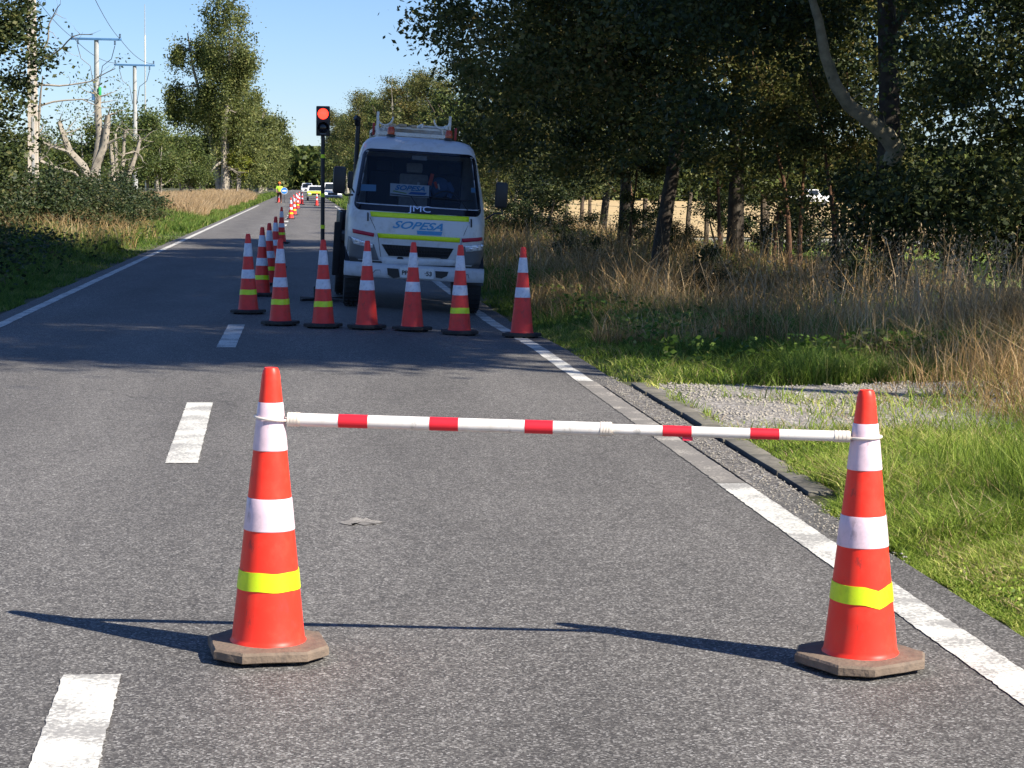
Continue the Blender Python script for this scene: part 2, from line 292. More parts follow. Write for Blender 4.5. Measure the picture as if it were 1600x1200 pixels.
class MB:
    def __init__(s): s.v = []; s.f = []; s.sm = []; s.jit = 0; s.rn = random.Random(3)
    def add(s, vs, fs, smooth=False):
        o = len(s.v); s.v += [tuple(p) for p in vs]; s.f += [tuple(i+o for i in f) for f in fs]; s.sm += [smooth]*len(fs)
    def box(s, c, size, rot=None, bevel=0.0):
        bm = bmesh.new(); bmesh.ops.create_cube(bm, size=1)
        for v in bm.verts: v.co = Vector((v.co.x*size[0], v.co.y*size[1], v.co.z*size[2]))
        if bevel: bmesh.ops.bevel(bm, geom=bm.edges[:]+bm.verts[:], offset=bevel, segments=2, profile=.6, affect='EDGES')
        Rm = Euler(rot).to_matrix() if rot else Matrix.Identity(3)
        bm.verts.index_update()
        s.add([Rm@v.co+Vector(c) for v in bm.verts], [[v.index for v in f.verts] for f in bm.faces], bevel > 0)
        bm.free()
    def prism(s, pts, y0, y1, axis='y'):
        """closed outline pts in two axes, extruded along the third"""
        n = len(pts)
        def P(a, b, t): return {'y': (a, t, b), 'x': (t, a, b), 'z': (a, b, t)}[axis]
        s.add([P(a, b, y0) for a, b in pts]+[P(a, b, y1) for a, b in pts],
              [list(range(n))[::-1], list(range(n, 2*n))]+[[i, (i+1) % n, (i+1) % n+n, i+n] for i in range(n)])
    def tube(s, pts, rad, n=8, cap=True, ell=None):
        pts = [Vector(p) for p in pts]
        if not hasattr(rad, '__len__'): rad = [rad]*len(pts)
        up = Vector((0, 0, 1)); vs = []; fs = []
        d0 = (pts[1]-pts[0]).normalized()
        if abs(d0.dot(up)) > .95: up = Vector((1, 0, 0))
        a = d0.cross(up).normalized()
        for i, p in enumerate(pts):
            d = (pts[min(i+1, len(pts)-1)]-pts[max(i-1, 0)]).normalized()
            a = (a-d*a.dot(d)); a = a.normalized() if a.length > 1e-6 else d.orthogonal().normalized()
            b = d.cross(a)
            for k in range(n):
                t = 2*PI*k/n; vs.append(p+(a*math.cos(t)+b*math.sin(t))*rad[i]*(1+s.jit*s.rn.uniform(-1, 1)))
        for i in range(len(pts)-1):
            for k in range(n):
                fs.append([i*n+k, i*n+(k+1) % n, (i+1)*n+(k+1) % n, (i+1)*n+k])
        s.add(vs, fs, True)
        if cap:
            s.add(vs[:n], [list(range(n))[::-1]]); s.add(vs[-n:], [list(range(n))])
    def cyl(s, p0, p1, r0, r1=None, n=16): s.tube([p0, p1], [r0, r0 if r1 is None else r1], n)
    def lathe(s, prof, n=32, c=(0, 0, 0), cap=True, arc=None, wob=0):
        vs = []; fs = []
        for r, z in prof:
            for k in range(n): t = 2*PI*k/n; vs.append((c[0]+r*math.cos(t), c[1]+r*math.sin(t), c[2]+z+(wob*math.sin(t*2+1))))
        for i in range(len(prof)-1):
            for k in range(n): fs.append([i*n+k, i*n+(k+1) % n, (i+1)*n+(k+1) % n, (i+1)*n+k])
        s.add(vs, fs, True)
        if cap: s.add(vs[:n], [list(range(n))[::-1]]); s.add(vs[-n:], [list(range(n))])
    def sphere(s, c, r, seg=12, rings=8):
        rx, ry, rz = r if hasattr(r, '__len__') else (r, r, r)
        vs = [(c[0]+rx*math.sin(PI*i/rings)*math.cos(2*PI*k/seg), c[1]+ry*math.sin(PI*i/rings)*math.sin(2*PI*k/seg), c[2]+rz*math.cos(PI*i/rings)) for i in range(rings+1) for k in range(seg)]
        fs = [[(i+1)*seg+k, (i+1)*seg+(k+1) % seg, i*seg+(k+1) % seg, i*seg+k] for i in range(rings) for k in range(seg)]
        s.add(vs, fs, True)
    def mesh(s, name, sharp=40):
        me = bpy.data.meshes.new(name); me.from_pydata(s.v, [], s.f); me.update()
        me.validate()
        if len(me.polygons) == len(s.sm): me.polygons.foreach_set('use_smooth', s.sm)
        bm = bmesh.new(); bm.from_mesh(me); bmesh.ops.remove_doubles(bm, verts=bm.verts, dist=1e-5); bmesh.ops.recalc_face_normals(bm, faces=bm.faces); bm.to_mesh(me); bm.free()
        if any(s.sm): me.set_sharp_from_angle(angle=R(sharp))
        return me
    def build(s, name, m, parent=None, sharp=40): return link(name, s.mesh(name, sharp), m, parent)

def text_mesh(body, size, shear=0.0, extrude=0.003, bold=0.0, spacing=1.0, xs=1.0):
    cu = bpy.data.curves.new('text', 'FONT'); cu.body = body; cu.size = size; cu.shear = shear; cu.extrude = extrude; cu.offset = bold
    cu.align_x = 'CENTER'; cu.align_y = 'CENTER'; cu.space_character = spacing
    o = bpy.data.objects.new('text_source', cu); COL.objects.link(o)
    bpy.context.view_layer.update()
    dg = bpy.context.evaluated_depsgraph_get()
    me = bpy.data.meshes.new_from_object(o.evaluated_get(dg)); COL.objects.unlink(o); bpy.data.objects.remove(o)
    me.materials.clear()
    for v in me.vertices: v.co.x *= xs
    return me

# ------------------------------------------------------------------ terrain
def sm(a, b, x):
    t = np.clip((np.asarray(x, float)-a)/(b-a), 0, 1); return t*t*(3-2*t)
def road_z(x, y): return -0.085*sm(.8, 2.4, x)*sm(19, 25, y)*(1-sm(36, 44, y))
XL, XR = -3.62, 2.60       # asphalt edges
def gz(x, y):
    x = np.asarray(x, float); y = np.asarray(y, float)
    z = road_z(np.minimum(x, XR), y)-0.035
    z = z+0.02*sm(XR+.1, XR+.5, x)
    z = z+0.30*sm(-3.9, -6.0, x)*sm(24, 40, y)-.12*sm(-3.8, -4.8, x)*(1-sm(24, 40, y))
    z = z-0.25*sm(-12, -20, x)
    z = z-0.28*np.exp(-((x-6.2)/1.1)**2)*sm(17, 22, y)+.03*np.sin(x*1.3+y*.4)*sm(XR+.3, XR+1.5, x)
    return z
def sheet(name, xs, ys, zf, m, off=0.0):
    X, Y = np.meshgrid(xs, ys, indexing='ij'); Z = zf(X, Y)+off
    V = np.stack([X, Y, Z], -1).reshape(-1, 3); nx, ny = len(xs), len(ys)
    i, j = np.meshgrid(np.arange(nx-1), np.arange(ny-1), indexing='ij'); a = (i*ny+j).ravel()
    F = np.stack([a, a+ny, a+ny+1, a+1], -1)
    o = link(name, fast_mesh(name, V, F, 4, True), m); o['kind'] = 'structure'
    return o
ysr = np.concatenate([np.arange(-30, 60, .5), np.arange(60, 200, 4), np.arange(200, 1001, 40)])
xs_g = np.concatenate([[-2500, -800, -300, -100, -50, -30], np.arange(-20, XL, .3), [XL, -2, 0, 1, 1.6, 2.2, XR], np.arange(XR+.05, 16, .3), [20, 30, 60, 120, 300, 900, 2500]])
ys_g = np.concatenate([[-1500, -300, -60], ysr, [1500, 3000]])
sheet('ground', xs_g, ys_g, gz, M['soil'])
sheet('road', np.linspace(XL, XR, 28), np.concatenate([ysr]), road_z, M['asphalt'])
# fields
fz = lambda x, y: np.zeros_like(x)-.0
sheet('dry_field', [11.2, 20, 40, 80, 160, 400], [66, 80, 100, 130, 170, 230, 330], lambda x, y: gz(x, y), M['field'], .03)
sheet('farm_track', [11.3, 20, 40, 80, 160], [59.5, 61, 63.5], lambda x, y: gz(x, y), M['farm_track'], .03)
sheet('meadow', [11.2, 20, 40, 80], [34, 45, 52, 59], lambda x, y: gz(x, y), M['meadow'], .03)
sheet('green_field', [-260, -120, -60, -30, -15], [60, 80, 110, 150, 200, 300], lambda x, y: gz(x, y), M['meadow'], .03)

# markings
def strip(name, x0, x1, y0, y1, m, jit=.004, label=None, seed=0, step=.03, skew=(0, 0)):
    rnd = np.random.default_rng(seed)
    n = max(2, int((y1-y0)/step)); n = min(n, 1500)
    y = np.linspace(y0, y1, n); sk = np.linspace(skew[0], skew[1], n); a = x0+sk+rnd.normal(0, jit, n); b = x1+sk+rnd.normal(0, jit, n)
    V = []; 
    for k in range(n): V += [(a[k], y[k], float(road_z(a[k], y[k]))+.004), ((a[k]+b[k])/2, y[k]+(rnd.normal(0, jit) if k in (0, n-1) else 0), float(road_z((a[k]+b[k])/2, y[k]))+.004), (b[k], y[k], float(road_z(b[k], y[k]))+.004)]
    F = []
    for k in range(n-1): F += [(3*k, 3*k+1, 3*k+4, 3*k+3), (3*k+1, 3*k+2, 3*k+5, 3*k+4)]
    o = link(name, fast_mesh(name, np.array(V), np.array(F)), m); o['kind'] = 'structure'
    return o
strip('edge_line', -3.42, -3.29, -8, 150, M['line'], .003, seed=1, step=.3)
strip('edge_line', 2.25, 2.415, -8, 10.55, M['line'], .0022, seed=2)
strip('worn_edge_line', 2.255, 2.41, 10.56, 16.2, M['line_worn'], .003, seed=3)
strip('edge_line', 2.26, 2.40, 16.22, 150, M['line'], .004, seed=4, step=.3)
for k in range(16):
    y0 = 3.25+8.13*k
    strip('lane_dash', -.850, -.663, y0, y0+3.18, M['line'], .002, seed=10+k, skew={0: (.17, .075), 1: (.062, .004)}.get(k, (0, 0)))
q_ = np.random.default_rng(5); V_ = [(0, 0, .0035)]+[(.10*math.cos(a)*q_.uniform(.5, 1.2), .13*math.sin(a)*q_.uniform(.4, 1.1), .0035) for a in np.linspace(0, 2*PI, 22)[:-1]]
o = link('road_stain', fast_mesh('road_stain', np.array(V_), np.array([(0, i+1, (i+1) % 21+1) for i in range(21)]), 3), M['line_worn']); o.location = (.28, 9.35, 0); o['kind'] = 'structure'
# rough shoulder, drain slot, concrete edging, gravel apron
sheet('shoulder', np.linspace(2.42, 2.628, 4), np.linspace(9.4, 16.6, 40), lambda x, y: road_z(x, y)-.02*(1-sm(9.5, 11.2, y+.5*np.sin(x*60)))-.02*sm(15.6, 16.5, y), M['shoulder'], .008)
mb = MB(); rnd = random.Random(4)
seg = np.linspace(10.3, 16.2, 9)
for a, b in zip(seg[:-1], seg[1:]):
    mb.box((2.775+rnd.uniform(-.008, .008), (a+b)/2, -.064+rnd.uniform(-.004, .006)), (.14, (b-a)-.012, .13), (0, rnd.uniform(-.06, .03), rnd.uniform(-.01, .01)), .012)
tag(mb.build('kerb', M['kerb']), kind='structure')
sheet('drain_slot', [2.6285, 2.705], np.linspace(10.3, 16.2, 10), lambda x, y: x*0-.05+np.zeros_like(y), M['slot'], .022)
def apron_edge(y): return 2.87, 7.2
ax = np.linspace(2.80, 7.6, 40); ay = np.linspace(12.6, 16.2, 30)
def az(x, y):
    n = np.vectorize(lambda a, b: noise.noise(Vector((a*.9, b*1.1, 3))))(x, y)
    e = np.minimum(np.minimum((y-12.6-.35*(x-2.9)*.3)*1.2, (16.2-y)*1.5), 1)
    return gz(x, y)+.012*n+np.minimum(e*.06, .02)-.002
sheet('gravel_apron', ax, ay, az, M['gravel'], .006)

# loose stones on the apron (nobody could count them)
def scatter_stones(name, n, xr, yr, s0, s1, m, seed, zf):
    g = np.random.default_rng(seed)
    base = np.array([(1, 0, 0), (-1, 0, 0), (0, 1, 0), (0, -1, 0), (0, 0, 1), (0, 0, -1)], float)
    F = np.array([(0, 2, 4), (2, 1, 4), (1, 3, 4), (3, 0, 4), (2, 0, 5), (1, 2, 5), (3, 1, 5), (0, 3, 5)])
    x = g.uniform(*xr, n); y = g.uniform(*yr, n); s = g.uniform(s0, s1, n)*g.uniform(.5, 1, n)
    V = base[None]*(s[:, None]*1)[:, :, None]*g.uniform(.6, 1.2, (n, 6, 1))
    V[:, :, 2] *= .6
    a = g.uniform(0, 6.28, n); ca, sa = np.cos(a)[:, None], np.sin(a)[:, None]
    X = V[:, :, 0]*ca-V[:, :, 1]*sa; Y = V[:, :, 0]*sa+V[:, :, 1]*ca
    V = np.stack([X+x[:, None], Y+y[:, None], V[:, :, 2]+zf(x, y)[:, None]+s[:, None]*.2], -1)
    Fa = (F[None]+(np.arange(n)*6)[:, None, None]).reshape(-1, 3)
    o = link(name, fast_mesh(name, V.reshape(-1, 3), Fa, 3), m); o['kind'] = 'stuff'; return o
M['stone'] = mat('grey_stone', (.33, .30, .25), .9, var=.35, vscale=30)
o = scatter_stones('gravel_stones', 9000, (2.9, 7.2), (12.8, 16.1), .008, .024, M['stone'], 5, lambda x, y: gz(x, y)+.02)
tag(o, 'loose grey gravel stones scattered over the driveway apron', 'gravel')
o = scatter_stones('road_grit', 1500, (2.42, 2.63), (8.2, 16.5), .004, .012, M['stone'], 6, lambda x, y: road_z(x, y)+.01)
tag(o, 'crumbled grit along the broken asphalt shoulder', 'grit')

# ------------------------------------------------------------------ grass
def blades(x, y, h, wd, lean, seed, zf=gz, seedheads=False):
    g = np.random.default_rng(seed); n = len(x)
    az_ = g.uniform(0, 2*PI, n); fa = g.uniform(0, 2*PI, n)
    z = zf(x, y)
    dx, dy = np.cos(az_), np.sin(az_); sx, sy = np.cos(fa), np.sin(fa)
    V = np.zeros((n, 6, 3))
    lv = lean*g.uniform(.2, 1.3, n)
    for k, (t, wf) in enumerate(((0, 1), (.55, .8), (1, .12))):
        px = x+dx*lv*h*t*t; py = y+dy*lv*h*t*t; pz = z+h*t*(1-.25*lv*t)
        V[:, 2*k] = np.stack([px-sx*wd*wf/2, py-sy*wd*wf/2, pz], -1)
        V[:, 2*k+1] = np.stack([px+sx*wd*wf/2, py+sy*wd*wf/2, pz], -1)
    F = np.array([(0, 1, 3, 2), (2, 3, 5, 4)])
    Fa = (F[None]+(np.arange(n)*6)[:, None, None]).reshape(-1, 4)
    return V.reshape(-1, 3), Fa
def fbm(x, y, s, seed=0):
    # cheap smooth noise from sines
    g = np.random.default_rng(seed); r = np.zeros_like(x)
    for k in range(6):
        a = g.uniform(0, 6.28); f = s*(1.6**k)*.6; r += np.sin((x*np.cos(a)+y*np.sin(a))*f+g.uniform(0, 6.28))/(1.35**k)
    return r/2.4
def grass(name, parts, m, label, cat='grass'):
    Vs = []; Fs = []; o = 0
    for V, F in parts: Vs.append(V); Fs.append(F+o); o += len(V)
    ob = link(name, fast_mesh(name, np.concatenate(Vs), np.concatenate(Fs)), m); tag(ob, label, cat, kind='stuff'); return ob
def sample(n, ylo, yhi, xf0, xf1, seed, p=1.0):
    g = np.random.default_rng(seed)
    u = g.uniform(0, 1, n)
    y = 1/(1/ylo+(1/yhi-1/ylo)*u) if p else ylo+(yhi-ylo)*u
    x0 = xf0(y); x1 = np.maximum(xf1(y), x0+.01); return g.uniform(0, 1, n)*(x1-x0)+x0, y
rx = lambda k=.40, c=.6: (lambda y: y*k+c)
# short mown verge grass, right of the road
def keep_lawn(x, y, g):
    edge = XR-.01+.09*fbm(x*0, y, 2.2, 3)+.05*np.sin(y*9)
    ok = x > edge
    ok &= ~((x < 2.83+.05*np.sin(y*5)+.03*np.sin(y*17)) & (y > 9.9) & (y < 16.5))
    ap = (x > 2.9) & (x < 7.3) & (y > 12.75+.3*fbm(x, y*0, 1.5, 5)) & (y < 16.1+.12*fbm(x, y*0, 2.5, 6))
    strip_ = (np.abs(y-14.75+.1*(x-4)) < .28) & (fbm(x, y, 3, 8) > -.1)
    ok &= ~ap | (strip_ & (fbm(x, y, 5, 88) > .1) & (g.uniform(0, 1, len(x)) < .2)) | (ap & (fbm(x, y, 3, 9) > .0) & (g.uniform(0, 1, len(x)) < .12))
    return ok
g0 = np.random.default_rng(1)
x, y = sample(330000, 5.0, 23, lambda y: y*0+XR-.05, rx(), 21)
k = keep_lawn(x, y, g0); x, y = x[k], y[k]
n = len(x); patch = fbm(x, y, 1.4, 12)
h = (.04+.055*np.clip(patch+.6, 0, 1.5)+.06*sm(2.8, 4.2, x))*g0.uniform(.3, 2.0, n)
kerbside = sm(2.5, 2.95, x); h *= (.3+.5*kerbside)*(1+.45*fbm(x, y, 5.5, 19))
V1 = blades(x, y, h, g0.uniform(.004, .0085, n)*(y/9)**.5, 1.1, 31)
tall = (x > 3.5) & (patch > -.2) & (g0.uniform(0, 1, n) < .16) & (y < 13.5)
V2 = blades(x[tall], y[tall], h[tall]*2.6, .004+0*h[tall], .6, 32)
grass('mown_grass', [V1, V2], M['grass_green'], 'short bright green verge grass beside the near road edge')
dr = (g0.uniform(0, 1, n) < .06+.10*(fbm(x, y, 1.1, 18) > .1)) & (x > 2.75)
grass('straw_blades', [blades(x[dr], y[dr], h[dr]*1.15, .0055+0*h[dr], 1.3, 38)], M['grass_pink'], 'dead straw blades mixed into the near verge grass')
# long green tussocks at the foot of the dry weeds, and along the shaded road edge
x, y = sample(120000, 16.2, 75, lambda y: XR+.06+.1*np.sin(y*3)+(y < 21)*1.5*sm(21, 17, y), lambda y: np.minimum(y*.40+.6, 7.2), 22, 1)
n = len(x); h = g0.uniform(.10, .32, n)*(.3+.7*sm(2.6, 4, x))*(1+.5*fbm(x, y, 1.1, 15))
grass('verge_grass', [blades(x, y, h, g0.uniform(.006, .011, n)*(y/20)**.6, .9, 33)], M['grass_verge'], 'long green verge grass in front of the dry weeds')
# tall dry weeds under the trees
x, y = sample(84000, 17.5, 90, lambda y: 3.1+1.9*sm(20.5, 17.5, y)+.3*np.sin(y*.9)+.5*sm(30, 45, y), lambda y: np.minimum(y*.40+.6, 11.0), 23)
k = fbm(x, y, 2.3, 16)+g0.uniform(-.35, .35, len(x)) > .0; x, y = x[k], y[k]
n = len(x); h = (g0.uniform(.25, 1.1, n)+(g0.uniform(0, 1, n) < .05)*.35)*(.55+.45*sm(3.2, 5.0, x))*(.85+.25*fbm(x, y, .9, 17))
h *= 1-.45*sm(8.2, 9.5, x)
grass('dry_weeds', [blades(x, y, h, g0.uniform(.005, .012, n)*(y/22)**.7, g0.uniform(.3, 1.3, n), 34)], M['grass_dry'], 'tall dry brown weeds between the road and the right hand trees', 'weeds')
x, y = sample(26000, 17.5, 60, lambda y: 3.3+1.9*sm(20.5, 17.5, y), lambda y: np.minimum(y*.40+.6, 9.0), 24)
n = len(x); h = g0.uniform(.2, .6, n)*(.5+.5*sm(3.4, 5, x))
grass('green_tussocks', [blades(x, y, h, g0.uniform(.008, .014, n)*(y/22)**.6, 1.0, 35)], M['grass_verge'], 'green tussocks growing among the dry weeds')
x, y = sample(9000, 9.5, 17.5, lambda y: 4.9+.3*np.sin(y*2)-.02*y, lambda y: y*.40+.9, 25)
n = len(x); h = g0.uniform(.25, .75, n)*sm(4.6, 5.6, x)+.08
grass('dry_grass', [blades(x, y, h, g0.uniform(.004, .007, n), .8, 36)], M['grass_dry'], 'tall dry grass at the far right edge of the verge')
x, y = sample(30000, 60, 330, lambda y: y*0+XR+.1, lambda y: y*0+7.5, 26)
n = len(x); grass('roadside_grass', [blades(x, y, g0.uniform(.2, .6, n), .035*(y/80), .7, 37)], M['grass_verge'], 'rough grass along the far right roadside')
# broad leaved weeds and clover low in the near grass
def low_leaves(name, n, ylo, yhi, xf0, xf1, s_, zlo, zhi, m, seed, label):
    x, y = sample(n, ylo, yhi, xf0, xf1, seed); k = fbm(x, y, 2.6, seed) > .0; x, y = x[k], y[k]; g = np.random.default_rng(seed)
    z = gz(x, y)+g.uniform(zlo, zhi, len(x)); V, F = leaf_cards(np.stack([x, y, z], -1), s_, seed, .75, .6)
    o = link(name, fast_mesh(name, V, F), m); tag(o, label, 'weeds', kind='stuff')
LATER = []
LATER.append(lambda: low_leaves('clover_leaves', 9000, 5.5, 13, lambda y: y*0+2.75, rx(), .024, .01, .07, M['grass_green'], 71, 'small broad clover leaves low in the near verge grass'))
LATER.append(lambda: low_leaves('broad_weeds', 26000, 17, 34, lambda y: y*0+3.2, lambda y: np.minimum(y*.4+.6, 9), .06, .03, .35, M['grass_verge'], 72, 'broad leaved green weeds at the foot of the dry stalks'))
LATER.append(lambda: low_leaves('broad_weeds', 22000, 24, 60, lambda y: y*0-8.2, lambda y: y*0-4.1, .09, .03, .4, M['leaf_bramble'], 73, 'dark broad leaved weeds on the shaded left verge'))
# left verge
x, y = sample(110000, 17, 70, lambda y: np.maximum(-.2*y-.6, -9.0+0*y), lambda y: -3.66-.1*np.sin(y*2.1)-.05, 41)
n = len(x); h = g0.uniform(.08, .28, n)*(.35+.65*sm(-3.8, -4.8, x))*(1+.5*fbm(x, y, .8, 42))
grass('verge_grass', [blades(x, y, h, g0.uniform(.007, .013, n)*(y/25)**.6, .9, 43)], M['grass_verge'], 'shaded green verge grass along the left road edge')
x, y = sample(9000, 44, 75, lambda y: -8.5+0*y, lambda y: -4.3-.5*sm(34, 30, y)+.2*np.sin(y*.8), 44)
k = fbm(x, y, .7, 45)+g0.uniform(-.4, .4, len(x)) > .0; x, y = x[k], y[k]; n = len(x)
grass('dry_weeds', [blades(x, y, g0.uniform(.3, .8, n), .012*(y/40)**.7, .75, 46)], M['grass_dry'], 'dry weeds mixed along the left bank', 'weeds')
x, y = sample(42000, 84, 190, lambda y: -8.2+0*y, lambda y: -4.5+.25*np.sin(y*.3), 47)
n = len(x)
x2, y2 = sample(30000, 44, 86, lambda y: -8.8+0*y, lambda y: -4.3+0*y, 147); n2 = len(x2)
grass('verge_grass', [blades(x2, y2, g0.uniform(.15, .5, n2), .016*(y2/50), .9, 148)], M['grass_verge'], 'green and brown grass between the brambles on the left bank')
grass('straw_grass', [blades(x, y, g0.uniform(.5, 1.0, n), .022*(y/80), .6, 48)], M['grass_pink'], 'pale straw coloured grass bank on the left before the tall tree')
x, y = sample(26000, 66, 330, lambda y: -5.2+0*y, lambda y: -3.7+0*y, 49)
n = len(x); grass('roadside_grass', [blades(x, y, g0.uniform(.1, .35, n), .03*(y/80), .7, 50)], M['grass_verge'], 'green grass strip along the far left road edge')
x, y = sample(16000, 36, 60, lambda y: 11+0*y, lambda y: y*.4+1, 51)
n = len(x); grass('meadow_grass', [blades(x, y, g0.uniform(.08, .2, n), .02+0*y, .8, 52)], M['grass_green'], 'sunlit green meadow grass beyond the wire fence')

# ------------------------------------------------------------------ leaves and trees
def leaf_cards(P, size, seed, flat=.0, asp=.55):
    """one folded diamond leaf per point"""
    g = np.random.default_rng(seed); n = len(P)
    d = g.normal(0, 1, (n, 3)); d[:, 2] *= (1-flat); d /= np.linalg.norm(d, axis=1, keepdims=True)+1e-9
    q = g.normal(0, 1, (n, 3)); q[:, 2] *= (1-flat*.5); s = np.cross(d, q); s /= np.linalg.norm(s, axis=1, keepdims=True)+1e-9
    L = size*g.uniform(.6, 1.35, (n, 1)); Wd = L*asp*g.uniform(.7, 1.2, (n, 1))
    V = np.stack([P-d*L*.5, P+s*Wd*.5, P+d*L*.5, P-s*Wd*.5], 1)
    F = np.arange(n*4).reshape(n, 4)
    return V.reshape(-1, 3), F
def polyl(p0, d, L, n, rnd, wob=.15, up=.0):
    pts = [Vector(p0)]; d = Vector(d).normalized()
    for i in range(n):
        d = (d+Vector((rnd.gauss(0, wob), rnd.gauss(0, wob), rnd.gauss(0, wob)+up))).normalized()
        pts.append(pts[-1]+d*L/n)
    return pts, d
def make_tree(name, seed, H, tr, crown, lm, bm_, leaf=.1, nclump=110, per=260, low=.3, trunks=1, spread=1.0, droop=0, flat=.3, clump=.5, gap=.25, limbs=9, lean=(0, 0), label=None, extra=None, zsquash=.6, twigs=0, cat='tree', hide=None, limbz=(.3, .9), prof=(.55, 1.3)):
    rnd = random.Random(seed); g = np.random.default_rng(seed)
    root = empty(name)
    mb = MB(); mb.jit = .10; tips = []
    for t in range(trunks):
        a = 2*PI*t/max(1, trunks)+rnd.random()
        d = Vector((math.cos(a)*.16*(trunks > 1)+lean[0], math.sin(a)*.16*(trunks > 1)+lean[1], 1))
        pts, _ = polyl((math.cos(a)*.2*(trunks > 1), math.sin(a)*.2*(trunks > 1), -.3), d, H*.88, 9, rnd, .06, .02)
        rr = [tr*(1-.86*(i/9)**.9)*(1.35 if i == 0 else 1) for i in range(10)]
        mb.tube(pts, rr, 10)
        for k in range(limbs):
            f = rnd.uniform(*limbz); i = f*9; i0 = int(i); p = pts[i0].lerp(pts[min(i0+1, 9)], i-i0)
            aa = k*2.4+rnd.random(); ln = crown*(.55+.5*rnd.random())*(1-.45*f)
            dd = Vector((math.cos(aa), math.sin(aa), .35+.5*f-droop))
            lp, ld = polyl(p, dd, ln, 6, rnd, .16, .05-droop*.25)
            r0 = tr*(.42-.25*f)
            mb.tube(lp, [max(.008, r0*(1-.85*j/6)) for j in range(7)], 6)
            for j in (3, 4, 5, 6):
                for q in range(2):
                    sp_, _ = polyl(lp[j], ld+Vector((rnd.gauss(0, .8), rnd.gauss(0, .8), rnd.gauss(.1, .4))), ln*.4*rnd.uniform(.5, 1.1), 3, rnd, .2)
                    mb.tube(sp_, [r0*.3, r0*.2, r0*.12, .006], 4, cap=False)
                    tips += [sp_[2], sp_[3]]
            tips += [lp[4], lp[6]]
    if extra: extra(mb, rnd, tips)
    mb.build('trunk', bm_, root)
    # clumps: at the branch ends, and spread through the crown's volume, with holes
    T = np.array([tuple(p) for p in tips]) if tips else np.zeros((0, 3))
    zc0, zc1 = low, H
    n = nclump; m_ = max(0, n-len(T))
    if len(T) > n: T = T[g.choice(len(T), n, replace=False)]
    cz = (zc0+zc1)/2; Rz = (zc1-zc0)/2
    tz = g.uniform(0, 1, m_); aa = g.uniform(0, 2*PI, m_); rr = crown*np.sqrt(g.uniform(.08, 1, m_))*(prof[0]+(1-prof[0])*np.sin(PI*np.minimum(tz*prof[1], 1)))*(1-.55*tz**3)
    U = np.stack([rr*np.cos(aa)+lean[0]*cz, rr*np.sin(aa)+lean[1]*cz, zc0+tz*(zc1-zc0)], -1)
    Cc = np.concatenate([T, U])
    ph = g.uniform(0, 6.28, 3)
    hole = np.sin(Cc[:, 0]*1.9+ph[0])*np.sin(Cc[:, 1]*1.9+ph[1])*np.sin(Cc[:, 2]*2.1+ph[2])
    Cc = Cc[hole > -gap-.1]; Cc = Cc[Cc[:, 2] > low*.8]
    if hide: Cc = Cc[~hide(Cc)]
    cs = clump*g.uniform(.55, 1.5, len(Cc)); cnt = np.maximum((per*g.uniform(.5, 1.3, len(Cc))*(cs/clump)**1.3).astype(int), 10)
    idx = np.repeat(np.arange(len(Cc)), cnt)
    off = g.normal(0, 1, (len(idx), 3)); off *= (np.abs(g.normal(.0, .75, (len(idx), 1)))+.35)/(np.linalg.norm(off, axis=1, keepdims=True)+.3)
    off[:, 2] *= zsquash
    P = Cc[idx]+off*cs[idx][:, None]
    if droop: P[:, 2] -= g.uniform(0, 1, len(P))**2*droop*clump*2.2
    V, F = leaf_cards(P, leaf, seed+7, flat)
    link('crown', fast_mesh('crown', V, F), lm, root)
    tag(root, label, cat)
    return root
def put(o, x, y, rz=0, s=1, sz=None, label=None, group=None):
    o.location = (x, y, float(gz(x, y))-.02); o.rotation_euler = (0, 0, rz); o.scale = (s, s, sz or s)
    tag(o, label, None, group); return o
GR = 'trees in the row right of the road'
GL = 'trees in the row left of the road'

def tall_stalks():
    x, y = sample(2600, 18.5, 44, lambda y: 4.0+1.2*sm(21.5, 18.5, y), lambda y: np.minimum(y*.40+.6, 9.2), 224)
    k = fbm(x, y, 1.8, 161)+g0.uniform(-.4, .4, len(x)) > .1; x, y = x[k], y[k]; n = len(x); h = g0.uniform(.6, 1.35, n)
    Vs_, Fs_ = blades(x, y, h, .010+.004*g0.uniform(0, 1, n), g0.uniform(.15, .9, n), 162)
    tips_ = (Vs_.reshape(-1, 6, 3)[:, 4]+Vs_.reshape(-1, 6, 3)[:, 5])/2
    idx_ = np.repeat(np.arange(n), 5); Pt = tips_[idx_]+g0.normal(0, 1, (len(idx_), 3))*np.array([.018, .018, .05]); Vh, Fh = leaf_cards(Pt, .045, 163, -.6, .3)
    grass('tall_stalks', [(Vs_, Fs_), (Vh, Fh)], M['grass_pink'], 'single tall straw stalks with feathery heads rising above the right hand weeds', 'weeds')
LATER.append(tall_stalks)
for f_ in LATER: f_()
# big tree with a pale bent limb reaching left
def bent_limb():
    mb = MB(); mb.jit = .07; rnd = random.Random(5)
    pts = [(0, 0, 2.2), (.06, -.1, 2.42), (-.12, -.2, 2.62), (-.42, -.25, 2.84), (-.78, -.3, 3.08), (-1.02, -.32, 3.4), (-1.2, -.34, 3.85), (-1.33, -.35, 4.4), (-1.6, -.3, 5.2)]
    mb.tube(pts, [.15, .16, .14, .12, .105, .095, .085, .07, .04], 10)
    for k in range(5):
        sp_, _ = polyl(pts[2+k], (rnd.gauss(0, .3), rnd.gauss(0, .3), 1), .5, 4, rnd, .2); mb.tube(sp_, [.02, .015, .01, .006, .004], 4, cap=False)
    return mb
def hole_big(P): return (P[:, 0] < -.25) & (P[:, 0] > -2.4) & (P[:, 2] > 2.2) & (P[:, 2] < 5.2) & (P[:, 1] < 1.5) | (P[:, 2] < 2.3) & (P[:, 0] < -.7)
